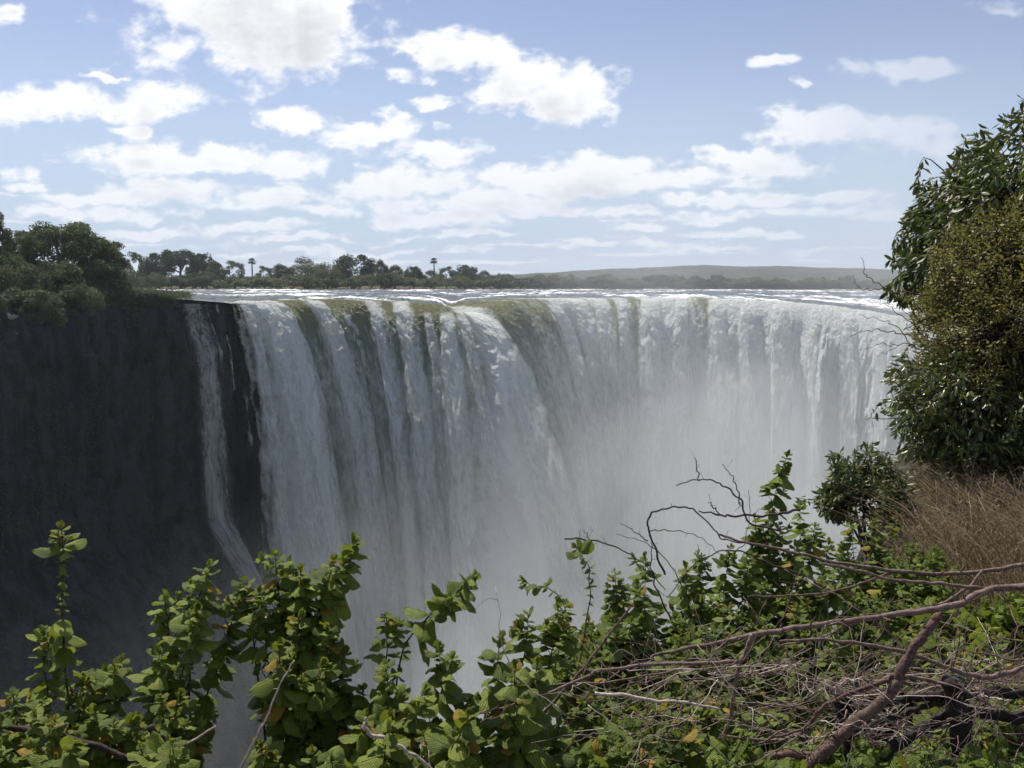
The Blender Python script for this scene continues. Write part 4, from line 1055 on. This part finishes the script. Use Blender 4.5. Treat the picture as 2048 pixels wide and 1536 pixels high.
# ---- dry grass
def build_grass():
    rg = np.random.default_rng(61)
    m, b, out = newmat('dry_grass')
    t = b.node('ShaderNodeAttribute', attribute_name='tint').outputs['Fac']
    col = b.mixc(t, (.10, .065, .035, 1), (.52, .40, .24, 1))
    d = b.node('ShaderNodeBsdfPrincipled', {'Base Color': col, 'Roughness': .6, 'Specular IOR Level': .3}); tr = b.node('ShaderNodeBsdfTranslucent', {'Color': col})
    mx = b.node('ShaderNodeMixShader', {0: .3}); b.l.new(d.outputs[0], mx.inputs[1]); b.l.new(tr.outputs[0], mx.inputs[2]); b.l.new(mx.outputs[0], out.inputs[0])
    N = 3600
    px = rg.uniform(1815, 2250, N); D = rg.uniform(5.6, 9.5, N)
    p = P(px, 1000, D); x = p[:, 0]; y = D; z = gz(x, y)
    Vs = []; Qs = []; Ts = []; n0 = 0; cards = []; cn = []
    seg = 7; q = np.linspace(0, 1, seg)
    for i in range(N):
        H = rg.uniform(.35, 1.05) * (1.0 if px[i] > 1850 else .7); a = rg.normal(2.4, .8); bend = rg.uniform(.15, .8) * H
        dirv = np.array([math.cos(a), math.sin(a) * .5, 0])
        c = np.array([x[i], y[i], z[i]]) + dirv * (bend * q ** 2)[:, None] + UP * (H * (q - .22 * q ** 3))[:, None]
        w_ = .0032 * (1 - .7 * q)[:, None] + .0008
        sd_ = unit(np.array([rg.normal(), rg.normal() * .5, 0]))
        V = np.stack([c - sd_ * w_, c + sd_ * w_], 1).reshape(-1, 3); Vs.append(V)
        k = np.arange(seg - 1) * 2; Qs.append(np.stack([k, k + 1, k + 3, k + 2], 1) + n0); n0 += len(V)
        tt = rg.uniform(0, 1); Ts.append(np.full(len(V), tt))
        for j in range(9):
            qq = rg.uniform(.55, 1); kk = np.array([np.interp(qq, q, c[:, m_]) for m_ in range(3)])
            cards.append(kk + rg.normal(size=3) * .022)
    V, Q = leafcards(np.array(cards), np.stack([rg.normal(size=len(cards)), rg.normal(size=len(cards)), rg.normal(size=len(cards)) * .4], 1) / 1.3, .042, rg, .13)
    Vs.append(V); Qs.append(Q + n0); Ts.append(np.repeat(rg.uniform(0, .6, len(cards)), 4))
    o = mesh_np('dry_grass', np.vstack(Vs), np.vstack(Qs), m, smooth=False, attrs={'tint': np.concatenate(Ts)})
    tag(o, 'tall reddish brown dry grass on the slope at right', 'grass', None, 'stuff')
build_grass()

def build_tufts():
    rg = np.random.default_rng(67); n = 5200
    x = rg.uniform(1.5, 24, n); y = rg.uniform(-6, 32, n); k = (y < 2.3 * x - .3) & (pn(x / 1.8, y / 1.8, 9) > -.35); x, y = x[k], y[k]; n = len(x); k = 14
    c = np.repeat(np.stack([x, y, gz(x, y) + .07], 1), k, 0) + rg.normal(size=(n * k, 3)) * [.12, .12, .05]
    nr = rg.normal(size=(n * k, 3)); nr[:, 2] *= .25; nr /= np.linalg.norm(nr, axis=1)[:, None]
    V, Q = leafcards(c, nr, .20, rg, .10)
    o = mesh_np('short_grass', V, Q, M_FOL['pale'], smooth=False, attrs={'tint': np.repeat(rg.uniform(0, .9, n * k), 4)}); tag(o, 'short pale grass tufts on the near bank', 'grass', None, 'stuff')
build_tufts()

# ---- dead branches, fence, brush
M_BARK_RED = bark_mat('dead_bark', (.07, .042, .036), (.26, .17, .145), 70, bump=.003, moss=(.16, .15, .11))
M_PALE = bark_mat('bleached_twig', (.28, .20, .17), (.62, .52, .45), 90, bump=.001)
M_THICK = bark_mat('scaly_bark', (.06, .03, .026), (.24, .14, .115), 110, bump=.008, moss=(.13, .14, .085))
M_POST = bark_mat('weathered_post', (.010, .009, .008), (.045, .036, .030), 45, bump=.01)

def branch_path(A, pl, D, r0, r1, sides=7, spurs=0, rg=None, tint=.3, wob=.004):
    """pl: (px, py[, D]); radii in metres"""
    pts = np.array([P(q[0], q[1], q[2] if len(q) > 2 else D) for q in pl]); n = len(pl)
    c = curve_pts(pts, 9, wob, rng.uniform(0, 99)); k = len(c)
    rad = np.linspace(r0, r1, k) * (1 + .12 * pn(np.linspace(0, k / 3, k), rng.uniform(0, 50)))
    A.tube(c, rad, sides, tint)
    for i in range(spurs):
        j = rg.integers(2, k - 2); d = unit(rg.normal(size=3) + UP * .3); L = rg.uniform(.01, .05)
        A.tube(np.stack([c[j], c[j] + d * L * .6, c[j] + d * L + rg.normal(size=3) * .004]), [rad[j] * .4, rad[j] * .28, .0008], 4, tint)
    return c
def dead_branch(label, paths, mat, seed, cat='branch', name='dead_branch', group='fallen dead branches in the brush pile'):
    rg = np.random.default_rng(seed); A = Acc()
    for p in paths: branch_path(A, p[0], p[1], p[2], p[3], 8 if p[2] > .008 else 6, p[4] if len(p) > 4 else 3, rg, rg.uniform(0, .6))
    org = P(paths[0][0][0][0], paths[0][0][0][1], paths[0][0][0][2] if len(paths[0][0][0]) > 2 else paths[0][1])
    o = A.build(name, mat, None, org); o.location = tuple(org)
    return tag(o, label, cat, group)

dead_branch('thick broken limb with a ragged pale end slanting up from the bottom', [
    ([(1560, 1590), (1640, 1512), (1700, 1455), (1755, 1410), (1792, 1372), (1802, 1345), (1818, 1312), (1846, 1270), (1868, 1243), (1880, 1230)], 2.55, .018, .0105, 14),
    ([(1800, 1350), (1740, 1372), (1670, 1400), (1640, 1420), (1600, 1460), (1540, 1475)], 2.6, .006, .0035, 5),
    ([(1640, 1512), (1560, 1510), (1480, 1545), (1440, 1590)], 2.6, .012, .008, 3),
], M_THICK, 71)
dead_branch('longest dead branch crossing the thicket with a forked left end', [
    ([(2110, 1165, 2.4), (2048, 1173), (1978, 1180), (1925, 1205), (1880, 1216), (1800, 1228), (1690, 1243), (1600, 1255), (1505, 1270)], 2.8, .0105, .0075, 12),
    ([(1505, 1270), (1440, 1285), (1360, 1300), (1306, 1310)], 2.85, .008, .0045, 5),
    ([(1306, 1310), (1298, 1325), (1255, 1345)], 2.85, .005, .002, 0),
    ([(1504, 1270), (1494, 1300), (1478, 1335), (1466, 1400), (1456, 1450), (1430, 1490), (1380, 1515), (1300, 1540), (1230, 1560)], 2.8, .008, .003, 6),
    ([(1978, 1180), (1930, 1172), (1860, 1166), (1790, 1160), (1700, 1138), (1640, 1126)], 2.9, .006, .004, 4),
], M_BARK_RED, 72)
dead_branch('slim dark branch arching above the longest branch to the bare twigs', [
    ([(2110, 1120, 2.7), (2048, 1128), (1965, 1143), (1880, 1148), (1790, 1142), (1690, 1128), (1600, 1108), (1540, 1095), (1480, 1082), (1440, 1070)], 3.1, .0075, .0035, 10),
    ([(1965, 1143), (1930, 1180), (1870, 1210), (1790, 1225), (1700, 1250), (1640, 1275), (1560, 1290)], 3.05, .005, .0025, 4),
    ([(1790, 1142), (1720, 1168), (1650, 1186), (1560, 1192), (1500, 1192)], 3.1, .0045, .002, 4),
], M_BARK_RED, 73)
dead_branch('long low reddish branch running left out over the gap in the leaves', [
    ([(1480, 1323), (1400, 1327), (1300, 1330), (1210, 1340), (1170, 1355), (1100, 1385), (1020, 1412), (940, 1430), (900, 1440)], 2.7, .0055, .003, 6),
    ([(1400, 1327), (1330, 1345), (1200, 1365), (1100, 1372), (1000, 1420)], 2.75, .003, .002, 2),
], M_BARK_RED, 74)
dead_branch('straight stem rising from bottom centre towards the longest branch', [
    ([(930, 1580), (1000, 1510), (1060, 1450), (1120, 1390), (1180, 1320), (1225, 1262), (1260, 1215)], 2.9, .007, .003, 6),
], M_BARK_RED, 75)
dead_branch('curved branch under the thick limb ending at the left by the brush', [
    ([(1900, 1370), (1800, 1352), (1740, 1375), (1655, 1410), (1610, 1460), (1560, 1480), (1500, 1478), (1440, 1470)], 2.7, .006, .003, 5),
], M_BARK_RED, 76)
dead_branch('branch drooping from the right edge across the post top', [
    ([(2110, 1325), (2048, 1336), (1990, 1352), (1940, 1350), (1880, 1330), (1820, 1308), (1740, 1290), (1640, 1280), (1560, 1284)], 2.6, .0085, .004, 8),
    ([(2110, 1290), (2040, 1320), (1990, 1312), (1930, 1300)], 2.6, .004, .002, 3),
], M_BARK_RED, 77)
dead_branch('bleached white stick kinked in the middle at bottom left of centre', [
    ([(728, 1452), (742, 1470), (775, 1478), (810, 1500), (850, 1525), (880, 1560)], 2.3, .0055, .004, 2),
    ([(728, 1452), (732, 1436)], 2.3, .004, .002, 0),
], M_PALE, 78, 'stick')
dead_branch('bleached horizontal stick poking out left of the brush pile', [
    ([(1190, 1386), (1250, 1392), (1320, 1402), (1370, 1405), (1440, 1418)], 2.6, .005, .003, 2),
], M_PALE, 79, 'stick')
dead_branch('pale stick leaning in the lower left shrubs near the kinked stick', [
    ([(470, 1560), (500, 1500), (530, 1440), (560, 1370), (590, 1320)], 2.4, .004, .002, 3),
    ([(300, 1494), (345, 1494), (390, 1478), (430, 1455)], 2.35, .004, .0025, 2),
], M_PALE, 80, 'stick')
dead_branch('thick dark shrub root crossing the bottom left corner', [
    ([(-60, 1440), (20, 1455), (100, 1468), (190, 1490), (260, 1520), (330, 1560)], 2.35, .009, .007, 4),
    ([(300, 1450), (330, 1490), (370, 1530), (410, 1570)], 2.4, .011, .010, 3),
], M_STEM, 81)

def fence():
    root = empty('wooden_fence', tuple(P(1920, 1560, 2.7)), 'rough dark fence of crooked posts and rails in the bottom right corner', 'fence')
    org = np.array(root.location)
    rg = np.random.default_rng(91)
    def post(pl, D, r):
        A = Acc(); pts = np.array([P(a, b_, D) for a, b_ in pl]); x, y = pts[0][:2]
        pts = np.vstack([[pts[0][0], pts[0][1], float(gz(x, y)) - .1], pts]); c = curve_pts(pts, 10, .006)
        V, Q = tube_arrays(c, r * (1 + .08 * pn(np.linspace(0, 9, len(c)), 1.5)), 14)
        dv = (V - V.mean(0)); V = V + (dv * np.array([1, 1, 0])) * (.10 * pn(np.arctan2(dv[:, 1], dv[:, 0]) * 2.2, V[:, 2] * 2, 6))[:, None]
        V[-1] += (0, 0, .012); A.add(V, Q, .2); A.build('post', M_POST, root, org)
    post([(1925, 1560), (1922, 1470), (1915, 1400), (1908, 1362)], 2.7, .031)
    post([(1712, 1570), (1704, 1500), (1692, 1430), (1684, 1388)], 2.95, .027)
    post([(2200, 1570), (2195, 1450), (2190, 1370)], 2.6, .03)
    def rail(pl, r, a=.2):
        A = Acc(); branch_path(A, pl, 2.75, r[0], r[1], 9, 2, rg, a, .008); A.build('rail', M_POST, root, org)
    rail([(2200, 1378, 2.65), (2048, 1384), (1960, 1388), (1860, 1393), (1780, 1405), (1690, 1418, 2.98)], (.015, .011))
    rail([(2200, 1445, 2.65), (2048, 1436), (1980, 1428), (1925, 1420), (1905, 1418)], (.019, .015))
    rail([(1905, 1425), (1850, 1455), (1800, 1485), (1750, 1520), (1690, 1565)], (.018, .016), .5)
    rail([(1900, 1400), (1850, 1412), (1800, 1430), (1720, 1460), (1640, 1500)], (.009, .007), .9)
fence()

def arching_twigs():
    A = Acc(); rg = np.random.default_rng(95)
    for pl, r in [
        ([(1330, 1150), (1306, 1085), (1296, 1060), (1300, 1030), (1340, 1016), (1385, 1018), (1420, 1050), (1450, 1080), (1500, 1085), (1560, 1095)], .0022),
        ([(1560, 1060), (1500, 1048), (1480, 1000), (1450, 975), (1425, 962), (1398, 960), (1352, 970)], .0022), ([(1398, 960), (1393, 935), (1391, 916)], .0014),
        ([(1480, 1010), (1472, 970), (1458, 945), (1444, 930)], .0013), ([(1600, 1020), (1540, 1030), (1470, 1032), (1440, 1030), (1398, 1022)], .003), ([(1440, 1030), (1428, 1015), (1416, 1004)], .0015),
        ([(1300, 1062), (1330, 1060), (1370, 1065), (1410, 1080), (1440, 1110)], .0012), ([(1296, 1082), (1270, 1064), (1240, 1044)], .0013), ([(1130, 1078), (1180, 1080), (1240, 1098), (1290, 1130), (1330, 1180)], .0018),
        ([(1180, 1080), (1168, 1060)], .001), ([(1460, 1120), (1490, 1080), (1500, 1020), (1497, 980)], .001), ([(1380, 1200), (1340, 1130), (1290, 1085), (1230, 1068)], .0012), ([(1420, 1140), (1400, 1110), (1396, 1090)], .001),
        ([(1340, 1240), (1310, 1170), (1302, 1120), (1302, 1085)], .0018), ([(1600, 1150), (1520, 1120), (1470, 1100), (1400, 1120), (1340, 1190)], .002)]:
        branch_path(A, pl, 3.7, r * 1.9, r * .9, 5, 3, rg, .2, .008)
    org = P(1400, 1300, 3.7); o = A.build('bare_shrub', M_STEM, None, org); o.location = tuple(org)
    tag(o, 'leafless dead shrub of thin arching twigs against the white water', 'dead shrub')
    A = Acc()
    for pl, r in [([(1850, 590), (1800, 586), (1770, 575), (1745, 560), (1728, 540), (1722, 515)], .004), ([(1770, 575), (1735, 578), (1712, 570), (1704, 548)], .0025), ([(1850, 690), (1810, 668), (1770, 662), (1735, 660), (1700, 672)], .004),
                  ([(1850, 680), (1800, 690), (1760, 688), (1726, 700)], .003), ([(1840, 660), (1800, 630), (1770, 610), (1750, 600)], .003), ([(1830, 700), (1790, 650), (1760, 640), (1716, 628)], .003), ([(1800, 690), (1772, 705), (1750, 712)], .002),
                  ([(1850, 680), (1812, 625), (1780, 610), (1765, 590)], .002)]:
        branch_path(A, pl, 9.2, r * 1.6, r * .5, 5, 9, rg, .3, .03)
    org = P(1850, 660, 9.2); o = A.build('bare_branches', M_STEM, None, org); o.location = tuple(org)
    tag(o, 'bare grey twigs sticking out left of the right hand trees', 'twigs')
arching_twigs()

def brush():
    rg = np.random.default_rng(97)
    for nm, mt, n, sc_, lab in (('brush', M_BARK_RED, 300, .8, 'tangled heap of reddish dead twigs across the bottom right'), ('dry_twigs', M_PALE, 150, .65, 'bleached straw coloured twigs scattered through the brush heap')):
        A = Acc()
        for i in range(n):
            px = 2100 - abs(rg.normal(0, 1)) * 520; px = px if px > 950 else rg.uniform(1200, 2080)
            top = np.interp(px, [950, 1200, 1450, 1800, 2100], [1440, 1380, 1330, 1345, 1330])
            py = top + rg.uniform(-25, 220) * rg.uniform(.2, 1) ** .7
            D = rg.uniform(2.5, 3.5); p = P(px, py, D)
            L = rg.uniform(.08, .42); a = rg.normal(0, .55) + (math.pi if rg.random() < .5 else 0) + (.5 if rg.random() < .4 else 0)
            d = np.array([math.cos(a), rg.normal(0, .35), math.sin(a)]); d = unit(d)
            c1 = p + d * L * .5 + rg.normal(size=3) * .03; c2 = p + d * L + rg.normal(size=3) * .07
            r = rg.uniform(.0009, .0026) * sc_
            pts = curve_pts([p, c1, c2], 6, .01); A.tube(pts, np.linspace(r * 1.3, r * .5, len(pts)), 4, rg.uniform(0, 1))
            for j in range(rg.integers(0, 4)):
                q = pts[rg.integers(3, len(pts) - 1)]; dd = unit(d + rg.normal(size=3) * .8); l2 = L * rg.uniform(.15, .4)
                A.tube(curve_pts([q, q + dd * l2 * .5, q + dd * l2 + rg.normal(size=3) * .02], 3), np.linspace(r * .8, r * .3, 7), 3, rg.uniform(0, 1))
        o = A.build(nm, mt); tag(o, lab, 'brush', None, 'stuff')
brush()
#@@NEAR

# ------------------------------------------------------------------ spray and haze
def build_mist():
    # the cloud of spray that fills the gorge: a closed body with a volume only
    m, b, out = newmat('spray')
    obj = b.node('ShaderNodeTexCoord').outputs['Object']
    x, y, z = b.sep(obj)
    n = b.noise(b.vm('MULTIPLY', obj, (1, 1, .7)), .036, 4, .62, .8)
    # thicker to the right and towards the bottom
    fx = b.ss(x, -62.0, 40.0, .12, 1.0)
    top = b.ss(x, -60.0, 60.0, -30.0, 6.0)
    fz = b.ss(z, b.m('ADD', top, -62.0), top, 1.0, 0.0)
    up = b.m('MULTIPLY', b.ss(x, -20.0, 55.0), b.ss(z, 45.0, -35.0, 0.0, .2))
    dn = b.m('MULTIPLY', b.m('ADD', b.m('MULTIPLY', fx, fz), up), b.ss(n, .38, .64, .1, 1.9))
    vol = b.node('ShaderNodeVolumePrincipled', {'Color': (.97, .985, .985, 1), 'Density': b.m('MULTIPLY', dn, MISTK), 'Anisotropy': .45})
    b.l.new(vol.outputs[0], out.inputs['Volume'])
    V = []; xs = np.linspace(-130, 125, 40); prof_n = lambda px: lipat(px)
    # follows the curtain: back face on the rock, front face out in the gorge
    pxs = np.interp(xs, [-130, 125], [-400, 2390]); L = lipat(pxs)
    rows = []
    for (off, zz) in ((-2, 45), (-2, -99), (95, -99), (95, 45)):
        rows.append(np.stack([L[:, 0], np.maximum(L[:, 1] - off, 22) if off > 0 else L[:, 1] - off, np.full(40, float(zz))], 1))
    V = np.stack(rows, 0)       # 4 x 40
    idx = np.arange(160).reshape(4, 40); Q = []
    for k in range(4):
        a_, b_ = idx[k], idx[(k + 1) % 4]
        Q += [[a_[i], a_[i + 1], b_[i + 1], b_[i]] for i in range(39)]
    Q.append([idx[0, 0], idx[1, 0], idx[2, 0], idx[3, 0]]); Q.append([idx[3, 39], idx[2, 39], idx[1, 39], idx[0, 39]])
    o = mesh_np('mist', V.reshape(-1, 3), np.array(Q), m, smooth=False)
    m.cycles.volume_step_rate = 1.0
    tag(o, 'white spray rising out of the gorge in front of the falls', 'mist', None, 'stuff')
MISTK = .040
build_mist()
def build_haze():
    m, b, out = newmat('haze')
    vol = b.node('ShaderNodeVolumePrincipled', {'Color': (.86, .92, 1.0, 1), 'Density': .9e-4, 'Anisotropy': .2})
    b.l.new(vol.outputs[0], out.inputs['Volume'])
    x0, x1, y0, y1, z0, z1 = -6000, 6000, -400, 6500, -104, 120
    V = np.array([(x, y, z) for z in (z0, z1) for y in (y0, y1) for x in (x0, x1)], float)
    Q = np.array([[0, 2, 3, 1], [4, 5, 7, 6], [0, 1, 5, 4], [2, 6, 7, 3], [0, 4, 6, 2], [1, 3, 7, 5]])
    o = mesh_np('haze', V, Q, m, smooth=False); tag(o, 'thin bluish air between the river and the far ridge', 'haze', None, 'stuff')
build_haze()
#@@MIST
